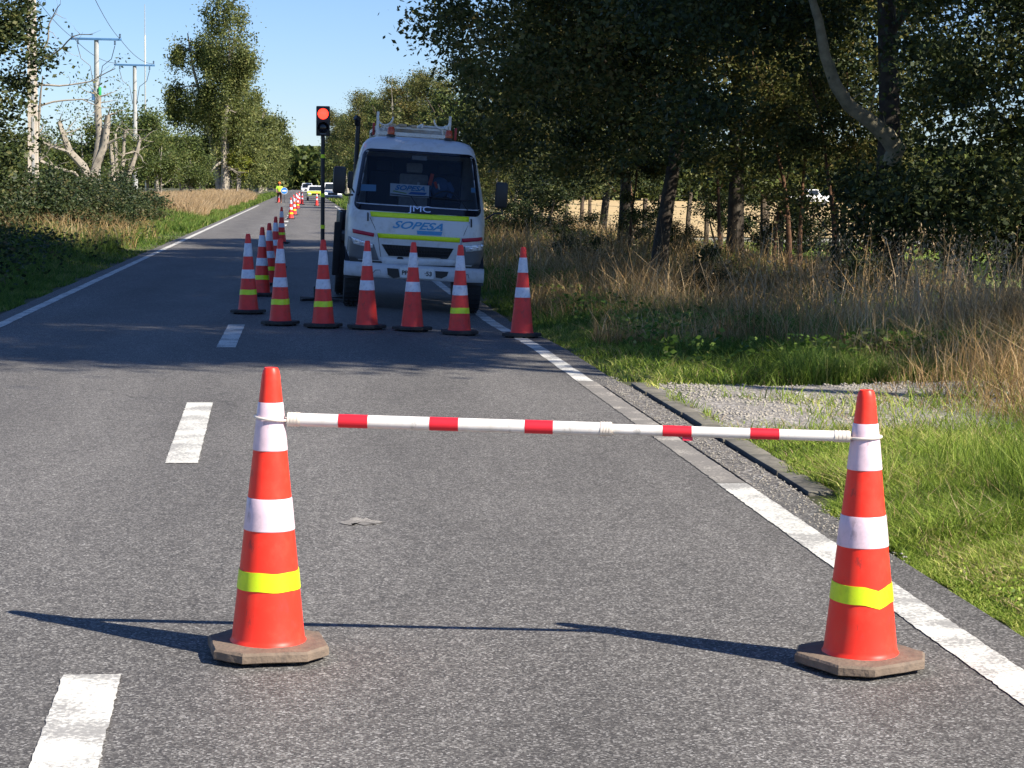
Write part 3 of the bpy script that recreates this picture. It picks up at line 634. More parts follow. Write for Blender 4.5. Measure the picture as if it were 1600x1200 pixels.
A = make_tree('broadleaf_tree', 101, 11.5, .26, 4.2, M['leaf_dark'], M['bark_dark'], .105, 470, 400, .8, limbs=9, clump=.68, gap=.0, hide=hole_big, prof=(.85, 1.1), limbz=(.42, .9),
              label='large dark leafy tree with a thick pale bent limb reaching left')
bent_limb().build('bent_limb', M['bark_mossy'], A)
put(A, 9.3, 31, 0, 1, group=GR)
B = make_tree('broadleaf_tree', 102, 11, .2, 4.6, M['leaf_dark'], M['bark_dark'], .105, 520, 360, 2.25, limbs=10, clump=.66, gap=-.02, limbz=(.25, .9), prof=(.8, 1.2))
put(B, 8.9, 40.5, .6, 1, label='dark leafy tree with a bare black trunk left of the bent limb tree', group=GR)
Dd = make_tree('broadleaf_tree', 103, 10.5, .17, 4.9, M['leaf_olive'], M['bark_dark'], .11, 520, 340, 2.15, limbs=11, clump=.64, gap=-.02, limbz=(.22, .9), prof=(.75, 1.2))
put(Dd, 7.9, 49, 2.2, 1, label='olive leafy tree right of the truck with a dark trunk above the dry weeds', group=GR)
def cp(src, x, y, rz, s, label, group=GR, sz=None):
    o = copy_tree(src); put(o, x, y, rz, s, sz, label, group); return o
cp(Dd, 6.9, 38.5, 4.0, 1.05, 'tall leafy tree overhanging the truck roof from the right', GR)
cp(B, 9.2, 61, 2.9, .72, 'leafy tree behind the right mirror of the truck')
cp(Dd, 8.6, 72, 5.0, .6, 'smaller olive tree further behind the right mirror of the truck')
# leaner saplings under the row
S = make_tree('sapling', 110, 5.2, .055, 1.1, M['leaf_olive'], M['bark_red'], .075, 44, 150, 1.6, limbs=7, clump=.35, gap=.3, label='thin reddish stemmed sapling left of the bent limb tree')
put(S, 9.7, 38.0, 0, 1, group='saplings beneath the right hand trees')
for (x_, y_, r_, s_, lb) in ((8.95, 32.6, 1, .95, 'thin upright sapling just left of the big ivy covered trunk'), (9.1, 36.6, 2, 1.1, 'sapling with a reddish stem between the fence posts'),
                             (7.2, 44, 4, .8, 'slim sapling among the dry weeds right of the truck'), (10.2, 42.5, 5, .9, 'sapling just right of the bare black trunk'), (9.9, 46.5, .6, 1.0, 'sapling just left of the bare black trunk'), (10.6, 37, 3.3, .85, 'sapling left of the field pickup'), (9.4, 56, 1.5, 1.1, 'farther sapling between the olive tree and the fence'), (9.9, 34.4, 2.6, .9, 'sapling under the bent limb')):
    cp(S, x_, y_, r_, s_, lb, 'saplings beneath the right hand trees')
# dark understorey bushes
U = make_tree('bush', 120, 1.9, .05, 1.1, M['leaf_dark'], M['bark_dark'], .07, 60, 170, .1, trunks=3, limbs=4, clump=.32, gap=.2, cat='bush', label='dark ivy like bush around the big trunk')
put(U, 9.3, 30.6, 0, 1.0, 1.25, group='bushes under the right hand trees')
for (x_, y_, r_, s_, sz_, lb) in ((10.6, 30.2, 1, 1.0, 1.2, 'dark bush right of the big trunk'), (10.9, 28.2, 2, .9, 1.0, 'dark bush at the right frame edge'),
                             (8.2, 47.5, 2, .8, .7, 'low dark bush at the foot of the olive tree'), (6.9, 52, 3, .9, .7, 'low bush beside the dry weeds behind the truck'),
                             (6.0, 58, 5, 1.1, .9, 'bush on the verge right behind the truck'), (7.6, 66, 5, 1.5, 1.3, 'wide bush on the verge beyond the truck'), (8.1, 42.5, .4, .6, .55, 'little bush left of the black trunk'), (7.3, 34.5, 1.2, .6, .5, 'low dark bush between the weeds left of the big trunk'), (5.6, 40, 2.2, .7, .55, 'small dark bush in the weeds directly right of the truck'), (6.4, 30.5, 3.2, .5, .42, 'smallest dark bush in the open weeds behind the apron'), (7.9, 27, .9, .6, .5, 'dark bush in the weeds near the right frame edge'), (10.8, 44.5, 4.2, .9, .8, 'dark bush along the fence before the dry field'), (11.0, 51, 2.7, 1.0, .9, 'farther dark bush along the fence'), (10.3, 39.5, 1.9, .75, .7, 'small dark bush at the foot of the fence posts')):
    cp(U, x_, y_, r_, s_, lb, 'bushes under the right hand trees', sz_)
# nearer trees, mostly above and right of the frame, that shade the road
cp(A, 11.6, 27.2, 1.9, .95, 'dark low branched tree filling the right edge of the frame')
G = make_tree('tall_stemmed_tree', 106, 17, .25, 4.9, M['leaf_dark'], M['bark_dark'], .2, 460, 150, 7.4, limbs=10, clump=.75, gap=.3, limbz=(.45, .95), prof=(.8, 1.0))
put(G, 13.4, 14.3, 0, 1, label='tall tree with a high crown right of the frame beside the gravel apron', group=GR)
G2 = make_tree('tall_stemmed_tree', 107, 18, .2, 3.4, M['leaf_dark'], M['bark_dark'], .2, 190, 150, 12.5, limbs=8, clump=.8, gap=.3, limbz=(.7, .97), prof=(.8, 1.0))
put(G2, 12.6, 10.6, 0, 1, label='tallest slim tree right of the frame, nearest the camera', group=GR)
cp(G, 11.0, 21.4, 1.7, 1.0, 'second high crowned tree right of the frame beyond the gravel apron', sz=1.28)
cp(G, 11.6, 27.2, 3.9, 1.0, 'high crowned tree above the low branched tree at the right frame edge', sz=1.28)
cp(G2, 12.9, 15.2, 2.0, 1.15, 'slim tall tree right of the frame between the two high crowned trees')
cp(G2, 12.4, 19.6, 4.0, 1.2, 'slim tall tree right of the frame behind the first high crowned tree')
cp(Dd, 16.8, 38.5, 5.9, .8, 'tree in the field behind the bent limb tree', sz=.95)
# second grade of trees, further along on the right
Ef = make_tree('broadleaf_tree', 104, 9, .16, 3.4, M['leaf_olive'], M['bark_pale'], .13, 230, 170, .8, limbs=9, clump=.62, gap=.3)
put(Ef, 8.8, 84, 0, .62, .66, label='rounded olive tree directly above the truck roof', group=GR)
Ff = make_tree('broadleaf_tree', 105, 9, .2, 3.2, M['leaf_mid'], M['bark_dark'], .16, 230, 130, .6, limbs=9, clump=.65, gap=.3)
put(Ff, 8.6, 104, 1, .82, label='mid green roadside tree above the truck cab left of the roof rack', group=GR)
ORD = 'first second third fourth fifth sixth seventh eighth ninth tenth eleventh twelfth'.split()
far = [(8.9, 95, .6), (9.0, 118, .95), (8.5, 134, 1.05), (8.8, 152, 1.1), (8.2, 172, 1.2), (8.4, 196, 1.3), (8.0, 222, 1.35), (8.3, 250, 1.45), (8.1, 282, 1.5), (8.0, 320, 1.6), (8.0, 365, 1.7), (8.0, 420, 1.8)]
for i, (x_, y_, s_) in enumerate(far):
    cp(Ff if i % 2 else Ef, x_, y_, i*1.7, s_, ORD[i]+' tree from the camera in the far right row beyond the truck')
# sapling against the sky
def sparse(mb, rnd, tips): pass
Sk = make_tree('sapling', 131, 9.3, .06, 1.0, M['leaf_olive'], M['bark_pale'], .22, 16, 7, 4.2, limbs=9, clump=.5, gap=.9, flat=.6, label='thin sapling with few leaves standing against the sky above the truck')
put(Sk, 3.0+.0, 92, 0, .86)
Sk.location.x = 3.75

# ---- left side
LA = make_tree('broadleaf_tree', 140, 9, .22, 3.0, M['leaf_dark'], M['bark_pale'], .13, 480, 170, 1.1, limbs=10, clump=.5, gap=.5, flat=.5, lean=(.0, 0), prof=(.8, 1.1))
put(LA, -9.3, 51, .8, 1, label='dark leafy tree at the left frame edge beside the concrete pole', group=GL)
def twigs(mb, rnd, tips):
    for (p0, d, L) in (((0.4, 0, 5.0), (1, 0, .45), 2.4), ((0.3, 0, 4.3), (1, .1, .2), 2.6), ((.2, 0, 3.6), (1, 0, .1), 2.4), ((.5, 0, 5.4), (.7, 0, 1), 1.6)):
        pts, dd = polyl(p0, d, L, 8, rnd, .16, -.05); mb.tube(pts, [.035-.003*i for i in range(9)], 5, cap=False)
        for j in (3, 5, 6, 7):
            q, _ = polyl(pts[j], dd+Vector((rnd.gauss(0, .6), 0, rnd.gauss(-.2, .5))), .7, 4, rnd, .25); mb.tube(q, [.012, .009, .006, .004, .003], 4, cap=False)
            tips.append(q[-1])
BT = make_tree('bare_tree', 141, 5.6, .13, .8, M['leaf_dark'], M['bark_pale'], .12, 12, 16, 2.0, limbs=3, clump=.3, extra=twigs, label='bare pale tree arching thin twigs over the sky behind the concrete pole')
put(BT, -8.5, 63, 0, 1)
# lopped pale trees
def make_lopped(seed, scale, label, forks):
    rnd = random.Random(seed); root = empty('lopped_tree'); mb = MB(); mb.jit = .12; g = np.random.default_rng(seed); tips = []
    mb.tube([(0, 0, -.3), (.02, 0, .8), (0, 0, 1.5)], [.34, .25, .27], 12)
    for (a, r0, pts) in forks:
        P = [Vector(p) for p in pts]; n = len(P)
        mb.tube(P, [r0*(1-.45*i/(n-1)) for i in range(n)], 9)
        for k in range(7):
            q, _ = polyl(P[rnd.randint(n//2, n-1)], (rnd.gauss(0, 1), rnd.gauss(0, .6), rnd.uniform(0, 1)), rnd.uniform(.6, 1.6), 5, rnd, .25)
            mb.tube(q, [.04, .03, .022, .014, .008, .004], 5, cap=False); tips += [q[-1], q[-2]]
    mb.build('trunk', M['bark_pale'], root)
    T = np.array([tuple(t) for t in tips]); idx = np.repeat(np.arange(len(T)), 16)
    V, F = leaf_cards(T[idx]+g.normal(0, .22, (len(idx), 3)), .13, seed); link('crown', fast_mesh('crown', V, F), M['leaf_mid'], root)
    tag(root, label, 'tree'); root.scale = (scale,)*3; return root
t1 = make_lopped(7, 1, 'pale lopped tree with thick cut limbs forking upward left of centre', [
    (0, .2, [(0, 0, 1.3), (-.35, 0, 2.0), (-.9, .1, 2.6), (-1.2, 0, 3.4), (-1.35, .1, 3.9)]),
    (0, .22, [(0, 0, 1.3), (.3, 0, 2.2), (.6, -.1, 2.9), (.75, 0, 4.2)]), (0, .19, [(.2, 0, 1.9), (.35, .1, 3.2), (.3, 0, 4.7), (.38, 0, 5.0)]),
    (0, .09, [(-.15, 0, 1.0), (-.7, 0, 1.7), (-1.5, .1, 1.9), (-2.2, 0, 2.2)]), (0, .08, [(-.9, 0, 2.6), (-1.6, 0, 2.8), (-2.3, .1, 3.1)])])
t1.location = (-9.2, 88, float(gz(-9.2, 88)))
t2 = make_lopped(8, .95, 'second lopped tree with several upright stems, right of the forked one', [
    (0, .16, [(0, 0, .4), (-.35, 0, 1.6), (-.45, 0, 3.2)]), (0, .15, [(0, 0, .4), (.3, 0, 1.6), (.75, 0, 2.8), (.9, 0, 3.4)]), (0, .12, [(.1, 0, .6), (.05, .2, 2), (.2, 0, 3.8)])])
t2.location = (-8.2, 91, float(gz(-8.2, 91)))
t3 = make_lopped(9, .8, 'short dark lopped trunk behind the two lopped trees', [(0, .17, [(0, 0, .4), (.1, 0, 2.0), (0, 0, 4.6)]), (0, .1, [(.1, 0, 1.6), (.6, 0, 3.0)])])
t3.location = (-9.0, 97, float(gz(-9, 97)))
# mid green bushy trees behind them
LB = make_tree('bushy_tree', 150, 4.6, .12, 2.6, M['leaf_mid'], M['bark_pale'], .14, 95, 130, .3, trunks=2, limbs=7, clump=.6, gap=.3, zsquash=.8)
put(LB, -10.6, 100, 0, 1, label='bushy green tree with bare twigs behind the forked lopped tree', group=GL)
for (x_, y_, r_, s_, lb) in ((-13.2, 96, 1, .85, 'bushy green tree between the concrete pole and the lopped tree'), (-8.0, 108, 2, .9, 'bushy green tree right of the lopped trees'),
                             (-7.0, 120, 3, .75, 'lower bush before the tall tree on the left'), (-9.2, 128, 4, 1.35, 'taller bushy tree left of the tall multi stemmed tree'),
                             (-7.6, 142, 5, .8, 'low bush at the foot of the tall multi stemmed tree'), (-15.5, 90, 2.5, .9, 'bushy green tree seen through the gap at the left edge')):
    cp(LB, x_, y_, r_, s_, lb, GL)
LY = make_tree('young_tree', 151, 6.2, .1, 1.3, M['leaf_yellow'], M['bark_pale'], .2, 40, 80, 2.2, limbs=7, clump=.5, gap=.3, droop=.3)
put(LY, -9.9, 139, 0, 1.15, label='yellow green young tree left of the tall multi stemmed tree', group=GL)
cp(LY, -5.6, 168, 1.6, .95, 'yellow green tree right of the tall tree trunks', GL)
# the tall multi stemmed tree
LP = make_tree('tall_tree', 152, 16.6, .34, 3.9, M['leaf_poplar'], M['bark_pale'], .22, 720, 125, 3.7, trunks=3, limbs=10, clump=.62, gap=.12, prof=(.75, 1.1), droop=.55, flat=.1, zsquash=1.35, limbz=(.2, .95))
put(LP, -6.6, 168, .3, 1, label='tall grey green tree with three pale stems dominating the left skyline', group=GL)
LQ = make_tree('tall_tree', 153, 12, .26, 3.4, M['leaf_poplar'], M['bark_pale'], .3, 300, 110, 1.2, trunks=2, limbs=7, clump=.85, gap=.5, droop=.4, flat=.1, zsquash=1.2)
put(LQ, -6.6, 196, 0, .98, label='drooping tree just beyond the tall skyline tree', group=GL)
for i, (x_, y_, s_) in enumerate([(-7.6, 220, .85), (-6.8, 246, 1.0), (-7.6, 275, 1.15), (-7.0, 305, 1.0), (-7.2, 345, 1.15), (-7.4, 390, 1.2), (-7.5, 440, 1.3)]):
    cp(LQ, x_, y_, 1+i*1.3, s_, ORD[i]+' drooping tree from the camera in the row beyond the tall skyline tree', 'far left row of drooping trees')
# brambles along the left bank
BR = make_tree('bramble', 160, .95, .03, 1.5, M['leaf_bramble'], M['bark_dark'], .085, 70, 190, .05, trunks=3, limbs=4, clump=.36, gap=.25, cat='bramble')
put(BR, -7.2, 46, 0, 1, label='dark bramble bush on the left bank in front of the concrete pole', group='brambles on the left bank')
for (x_, y_, r_, s_, sz_, lb) in ((-6.4, 50, 1, 1.1, 1.0, 'dark bramble bush next to the road on the left bank'), (-8.3, 42, 2, 1.0, .8, 'bramble bush at the left frame edge'),
        (-7.6, 57, 3, 1.2, 1.15, 'bramble bush just behind the foot of the concrete pole'), (-6.3, 60, 4, 1.2, 1.0, 'bramble bush beyond the dark ones beside the left verge'), (-8.2, 70, 5, 1.5, 1.3, 'large bramble bush in front of the lopped trees'),
        (-6.6, 74, 6, 1.2, .95, 'bramble bush right of the lopped trees beside the straw grass'), (-8.9, 36, 6, .9, .7, 'low bramble bush nearest the camera at the left edge'), (-9.6, 60, 2, 1.3, 1.1, 'bramble bush left of the concrete pole'), (-7.6, 82, 1, 1.5, 1.3, 'bramble bush at the foot of the second lopped tree'), (-5.6, 55, 3.3, .9, .8, 'small bramble bush closest to the left road edge'), (-6.0, 66, .7, 1.1, .8, 'low bramble bush before the straw grass bank'), (-7.0, 52, 5.5, 1.3, 1.0, 'dense bramble bush right of the concrete pole')):
    cp(BR, x_, y_, r_, s_, lb, 'brambles on the left bank', sz_)
# far woods on the horizon
def wood(name, x0, x1, y0, y1, h0, h1, n, label, seed, leaf=1.3):
    g = np.random.default_rng(seed); x = g.uniform(x0, x1, n); y = g.uniform(y0, y1, n)
    top = h0+(h1-h0)*(.5+.5*fbm(x, y*0, .05, seed)); z = g.uniform(0, 1, n)**.8*top
    V, F = leaf_cards(np.stack([x, y, z], -1), leaf, seed, 0, .8); o = link(name, fast_mesh(name, V, F), M['leaf_mid']); tag(o, label, 'wood', kind='stuff')
wood('far_wood', -60, 60, 560, 600, 12, 17, 26000, 'distant wood closing the end of the road', 61, 1.6)
wood('far_wood', 35, 260, 262, 285, 5, 9, 45000, 'distant dark wood beyond the dry field', 62, 1.1)
wood('far_wood', -160, -20, 205, 222, 4, 6, 30000, 'distant wood beyond the green field on the left', 63, 1.0)
wood('far_wood', 13, 40, 262, 280, 5, 8, 9000, 'distant wood behind the right hand row', 64, 1.0)

# ------------------------------------------------------------------ traffic cones
Z0 = .050
def crad(z): return .125+(z-Z0)*(.028-.125)/(.985-Z0)
def make_cone(lime, near, seed, odd=False):
    rnd = random.Random(seed)
    root = empty('traffic_cone')
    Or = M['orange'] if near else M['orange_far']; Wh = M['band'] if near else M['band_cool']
    b = MB(); seg = 40
    prof = [(.131, Z0-.006), (.130, Z0+.004), (.1255, Z0+.010), (crad(.07), .07)]
    for z in (.15, .23, .31, .40, .43, .437, .54, .548, .62, .70, .71, .80, .86, .868, .92, .96): prof.append((crad(z), z))
    prof += [(.027, .975), (.022, .984), (.012, .982), (.008, .96)]
    b.lathe(prof, seg); b.build('cone_body', Or, root)
    for (z0, z1) in ((.435, .545), (.705, .868)):
        w_ = MB(); t = .0022
        w_.lathe([(crad(z0)+.0002, z0), (crad(z0)+t, z0+.002), (crad((z0+z1)/2)+t+.0006*rnd.random(), (z0+z1)/2), (crad(z1)+t, z1-.002), (crad(z1)+.0002, z1)], seg, cap=False)
        w_.build('reflective_band', Wh, root)
    if lime:
        w_ = MB(); n = seg; vs = []; fs = []
        z0, z1 = .237, .300; ph = rnd.uniform(0, 6.28) if not odd else -PI/2-.15; amp = .006 if not odd else .019
        for zz, off in ((z0, .0005), (z0, .0028), (z1, .0028), (z1, .0005)):
            for k in range(n+1):
                a = 2*PI*k/n; d = abs(((a-ph+PI) % (2*PI))-PI)/PI
                za = zz-(amp*(1-d*6) if d < 1/6 else 0)+(0 if amp < .01 else .006)+.002*math.sin(a*3)
                vs.append(((crad(za)+off)*math.cos(a), (crad(za)+off)*math.sin(a), za))
        for i in range(3):
            for k in range(n): fs.append([i*(n+1)+k, i*(n+1)+k+1, (i+1)*(n+1)+k+1, (i+1)*(n+1)+k])
        w_.add(vs, fs, True); w_.build('lime_band', M['lime'], root)
    # base: square rubber slab with cut corners, worn edge, feet underneath
    bs = MB(); s_ = .195; c_ = .085
    pts = [(-s_+c_, -s_), (s_-c_, -s_), (s_, -s_+c_), (s_, s_-c_), (s_-c_, s_), (-s_+c_, s_), (-s_, s_-c_), (-s_, -s_+c_)]
    # rings of the slab, denser and slightly chipped
    ring = []
    for i in range(8):
        p, q = Vector((*pts[i], 0)), Vector((*pts[(i+1) % 8], 0))
        for k in range(5): ring.append(p.lerp(q, k/5)*(1+rnd.uniform(-.012, .008)))
    n = len(ring); vs = []; fs = []
    for (f, z) in ((.97, .014), (1.0, .018), (1.0, .042), (.965, .050), (.62, .053)):
        for p in ring: vs.append((p.x*f, p.y*f, z+rnd.uniform(-.001, .001)))
    for i in range(4):
        for k in range(n): fs.append([i*n+k, i*n+(k+1) % n, (i+1)*n+(k+1) % n, (i+1)*n+k])
    fs += [list(range(n))[::-1], list(range(4*n, 5*n))]
    bs.add(vs, fs, True)
    bo = bs.build('base', M['rubber_base'] if near else M['rubber_dark'], root, 30)
    for k in range(8):
        a = PI/8+k*PI/4; f = MB(); f.lathe([(.014, -.001), (.017, .004), (.016, .014)], 10, (.165*math.cos(a), .165*math.sin(a), 0)); f.build('foot', M['rubber'], bo)
    return root
def put_cone(c, x, y, rz, lx=0, ly=0, label=None, group=None):
    c.location = (x, y, float(road_z(x, y))+.001); c.rotation_euler = (lx, ly, rz); tag(c, label, 'traffic cone', group)
_c = None
c_lime_near = make_cone(True, True, 1)
put_cone(c_lime_near, -.118, 6.69, .14, 0, R(.55), 'orange traffic cone holding the left end of the striped bar', 'cones holding the striped bar')
c_odd = make_cone(True, True, 2, odd=True)
put_cone(c_odd, 1.878, 6.43, .46, 0, R(-.5), 'orange traffic cone on the white edge line holding the right end of the bar', 'cones holding the striped bar'); c_odd.scale = (1, 1, .955)
protoL = make_cone(True, False, 3); protoP = make_cone(False, False, 4)
rowspec = [(-.264, 22.687, 1, 'leftmost cone of the row across the lane, with a lime band'), (.219, 22.318, 1, 'second cone from the left in the row, before the signal light pole, lime banded'),
           (.702, 22.155, 0, 'plain banded cone before the left headlight of the truck'), (1.201, 21.996, 0, 'cone without lime band hiding the middle of the truck number plate'),
           (1.703, 21.648, 1, 'lime banded cone before the right headlight of the truck'), (2.365, 21.414, 0, 'rightmost cone of the row, beside the grass, without lime band')]
colspec = [(-.681, 24.68, 1, 'front cone of the centre line file, left of the row'), (-.60, 28.6, 1, 'second cone of the centre line file'), (-.54, 31.6, 1, 'third cone of the centre line file'),
           (-.54, 38, 0, 'fourth cone of the centre line file'), (-.60, 54, 1, 'fifth cone of the centre line file, small and dark behind the row'),
           (-.60, 92, 1, 'nearest of the sunlit far cones on the centre line')]
colspec += [(-.50, 104, 1, None), (-.62, 118, 0, None), (-.42, 130, 1, None), (-.55, 145, 1, None), (-.4, 163, 0, None), (-.15, 158, 0, None), (.95, 150, 0, None), (-2.2, 172, 0, None)]
used = {0: False, 1: False}
rnd = random.Random(77)
for i, (x_, y_, l_, lb) in enumerate(rowspec+colspec):
    src = protoL if l_ else protoP
    c = src if not used[l_] else copy_tree(src); used[l_] = True
    gname = 'cones in the row across the lane before the truck' if i < 6 else 'cones filed along the centre line'
    if lb is None:
        lb = {158: 'small cone on the road right of the far cluster of cones', 150: 'far cone in the right lane beside the signal light pole', 172: 'far cone at the left road edge beside the flagger'}.get(int(y_), {104: 'lime banded far cone, second of the sunlit cones', 118: 'far cone third in the sunlit file', 130: 'far cone fourth in the sunlit file', 145: 'far cone fifth in the sunlit file', 163: 'farthest cone in the sunlit file'}.get(int(y_), ''))
    put_cone(c, x_, y_, rnd.uniform(0, 1.5), R(rnd.uniform(-.5, .5)), R(rnd.uniform(-.2, 1.2)) if i != 5 else R(1.2), lb, gname)

# ------------------------------------------------------------------ striped bar between the two near cones
pL = Vector((-.052, 6.68, .811)); pR = Vector((1.817, 6.42, .785))
bar = empty('striped_bar', ((pL+pR)/2)); tag(bar, 'white and red telescopic bar spanning the two near cones', 'barrier bar')
ax_ = (pR-pL).normalized(); Lb = (pR-pL).length; mid = (pL+pR)/2
def bp(t): return tuple(pL.lerp(pR, t)-mid)
tpx = lambda u: (u-450)/(1328-450)
def seg_tube(a, b, r, name, m, n=24):
    q = MB(); q.cyl(bp(tpx(a)), bp(tpx(b)), r, r, n); return q.build(name, m, bar)
for a, b in ((466, 530), (576, 673), (718, 822), (866, 945)): seg_tube(a, b, .0225, 'thick_tube', M['bar_white'])
for a, b in ((530, 576), (673, 718), (822, 866)): seg_tube(a, b, .0232, 'red_band', M['bar_red'])
for a, b in ((955, 1037), (1082, 1173), (1218, 1310)): seg_tube(a, b, .0182, 'thin_tube', M['bar_white'])
for a, b in ((1037, 1082), (1173, 1218)): seg_tube(a, b, .0189, 'red_band', M['bar_red'])
for a, b, r in ((450, 470, .0245), (940, 958, .0248), (1304, 1328, .0205)):
    q = MB(); p0, p1 = Vector(bp(tpx(a))), Vector(bp(tpx(b)))
    k = 4
    for i in range(k): q.cyl(p0.lerp(p1, i/k), p0.lerp(p1, (i+.62)/k), r, r, 24); q.cyl(p0.lerp(p1, (i+.6)/k), p0.lerp(p1, (i+1.02)/k), r*.95, r*.95, 24)
    q.build('collar', M['bar_cream'], bar)
q = MB(); cpt = Vector(bp(tpx(1076))); q.box((cpt.x, cpt.y, cpt.z-.024), (.035, .012, .014), None, .003); q.build('red_tab', M['pink'], bar)
for (cx, cy, cz, tx) in ((-.107, 6.69, .814, .10), (1.870, 6.43, .783, -.04)):
    q = MB(); pts = []
    for k in range(29):
        a = 2*PI*k/28; pts.append((cx-mid.x+.056*math.cos(a), cy-mid.y+.056*math.sin(a), cz-mid.z-tx*.056*math.cos(a)))
    q.tube(pts, .0045, 8); 
    e = 1 if cx < 0 else -1
    q.tube([(cx-mid.x+e*.05, cy-mid.y, cz-mid.z-tx*.052*e), (cx-mid.x+e*.085, cy-mid.y, cz-mid.z-.003)], [.006, .008], 8)
    q.build('end_ring', M['bar_cream'], bar)

# ------------------------------------------------------------------ light truck
truck = empty('light_truck', (1.415, 25.85, -.03)); truck.rotation_euler = (0, R(2.95), 0)
tag(truck, 'white cab over works truck parked half on the verge, facing the camera', 'truck')
TL = R(3.7); K = 2.66e-3
def tz(px, py):
    dx, dy = px-465, py-912
    return ((dx*math.cos(TL)+dy*math.sin(TL))*K, .41+(dx*math.sin(TL)-dy*math.cos(TL))*K)
ZS = [.622, .80, 1.0, 1.18, 1.28, 1.45, 1.65, 1.85, 2.0, 2.09, 2.16, 2.215, 2.25, 2.27]
WS = [.895, .91, .915, .915, .905, .885, .85, .81, .78, .758, .73, .68, .58, .40]
FS = [.05, .015, .0, .015, .05, .13, .235, .34, .415, .465, .52, .60, .72, .90]
BS = [1.6, 1.6, 1.6, 1.6, 1.6, 1.6, 1.6, 1.58, 1.56, 1.54, 1.52, 1.49, 1.44, 1.35]
def ip(z, T): return float(np.interp(z, ZS, T))
NE = 5.5
def sect(z):
    w_, f, b = ip(z, WS), ip(z, FS), ip(z, BS); return w_, (f+b)/2, (b-f)/2
def front(x, z, off=0.0):
    w_, yc, h_ = sect(z); t = min(abs(x)/w_, .9995); return Vector((x, yc-h_*(1-t**NE)**(1/NE)-off, z))
def ring_pts(z, n=72):
    w_, yc, h_ = sect(z); out = []
    for k in range(n):
        a = 2*PI*(k+.5)/n; c, s_ = math.cos(a), math.sin(a)
        out.append((w_*math.copysign(abs(c)**(2/NE), c), yc+h_*math.copysign(abs(s_)**(2/NE), s_), z))
    return out
# windscreen outline in (x,z), tapered with rounded corners
def ws_half(z):
    zb, zt = 1.275, 2.085
    t = (z-zb)/(zt-zb)
    if t < 0 or t > 1: return -1
    w_ = .845-.105*t; r = .10
    d = min(z-zb, zt-z)
    if d < r: w_ -= r-math.sqrt(max(0, r*r-(r-d)**2))
    return w_
cab = MB(); n = 160
zz = np.unique(np.concatenate([np.linspace(.622, 2.14, 60), ZS]))
rings = [ring_pts(z, n) for z in zz]; vs = [p for r_ in rings for p in r_]; fs = []
for i in range(len(zz)-1):
    zc = (zz[i]+zz[i+1])/2
    for k in range(n):
        k2 = (k+1) % n; mx = (rings[i][k][0]+rings[i][k2][0])/2; my = (rings[i][k][1]+rings[i][k2][1])/2
        w_, yc, h_ = sect(zc)
        wh = ws_half(zc)
        if my < yc-.3*h_ and wh > 0 and abs(mx) < wh-.05 and 1.36 < zc < 2.05: continue          # windscreen opening
        if abs(mx) > w_*.97 and yc-.45*h_ < my < yc+.45*h_ and 1.34 < zc < 1.95: continue     # side windows
        fs.append([i*n+k, i*n+k2, (i+1)*n+k2, (i+1)*n+k])
fs.append(list(range((len(zz)-1)*n, len(zz)*n)))
cab.add(vs, fs, True); cabo = cab.build('cab', M['cab_white'], truck, 50)
sol = cabo.modifiers.new('thick', 'SOLIDIFY'); sol.thickness = .012; sol.offset = -1
def patch(outline_fn, x0, x1, z0, z1, nx, nz, name, m, parent, off):
    """surface patch lying on the cab's front; outline_fn(x,z)->inside"""
    q = MB(); vs = []; fs = []
    for j in range(nz+1):
        for i in range(nx+1):
            vs.append(front(x0+(x1-x0)*i/nx, z0+(z1-z0)*j/nz, off))
    for j in range(nz):
        for i in range(nx):
            if outline_fn is None or outline_fn(x0+(x1-x0)*(i+.5)/nx, z0+(z1-z0)*(j+.5)/nz): fs.append([j*(nx+1)+i, j*(nx+1)+i+1, (j+1)*(nx+1)+i+1, (j+1)*(nx+1)+i])
    q.add(vs, fs, True); return q.build(name, m, parent)
def band_rows(zs, wfn0, wfn1, nx, off):
    """rows between x=wfn0(z) and wfn1(z)"""
    vs = []; fs = []
    for z in zs:
        a, b = wfn0(z), wfn1(z)
        for i in range(nx+1): vs.append(front(a+(b-a)*i/nx, z, off))
    for j in range(len(zs)-1):
        for i in range(nx): fs.append([j*(nx+1)+i, j*(nx+1)+i+1, (j+1)*(nx+1)+i+1, (j+1)*(nx+1)+i])
    return vs, fs
def quad_patch(P, name, m, parent, off, nx=14, nz=3, thick=0):
    """P: four (x,z) corners bottom-left, bottom-right, top-right, top-left"""
    vs = []; fs = []
    for j in range(nz+1):
        for i in range(nx+1):
            u, v = i/nx, j/nz
            x_ = (P[0][0]*(1-u)+P[1][0]*u)*(1-v)+(P[3][0]*(1-u)+P[2][0]*u)*v
            z_ = (P[0][1]*(1-u)+P[1][1]*u)*(1-v)+(P[3][1]*(1-u)+P[2][1]*u)*v
            vs.append(front(x_, z_, off))
    for j in range(nz):
        for i in range(nx): fs.append([j*(nx+1)+i, j*(nx+1)+i+1, (j+1)*(nx+1)+i+1, (j+1)*(nx+1)+i])
    q = MB(); q.add(vs, fs, True); o = q.build(name, m, parent)
    if thick:
        s_ = o.modifiers.new('t', 'SOLIDIFY'); s_.thickness = thick; s_.offset = 0
    return o
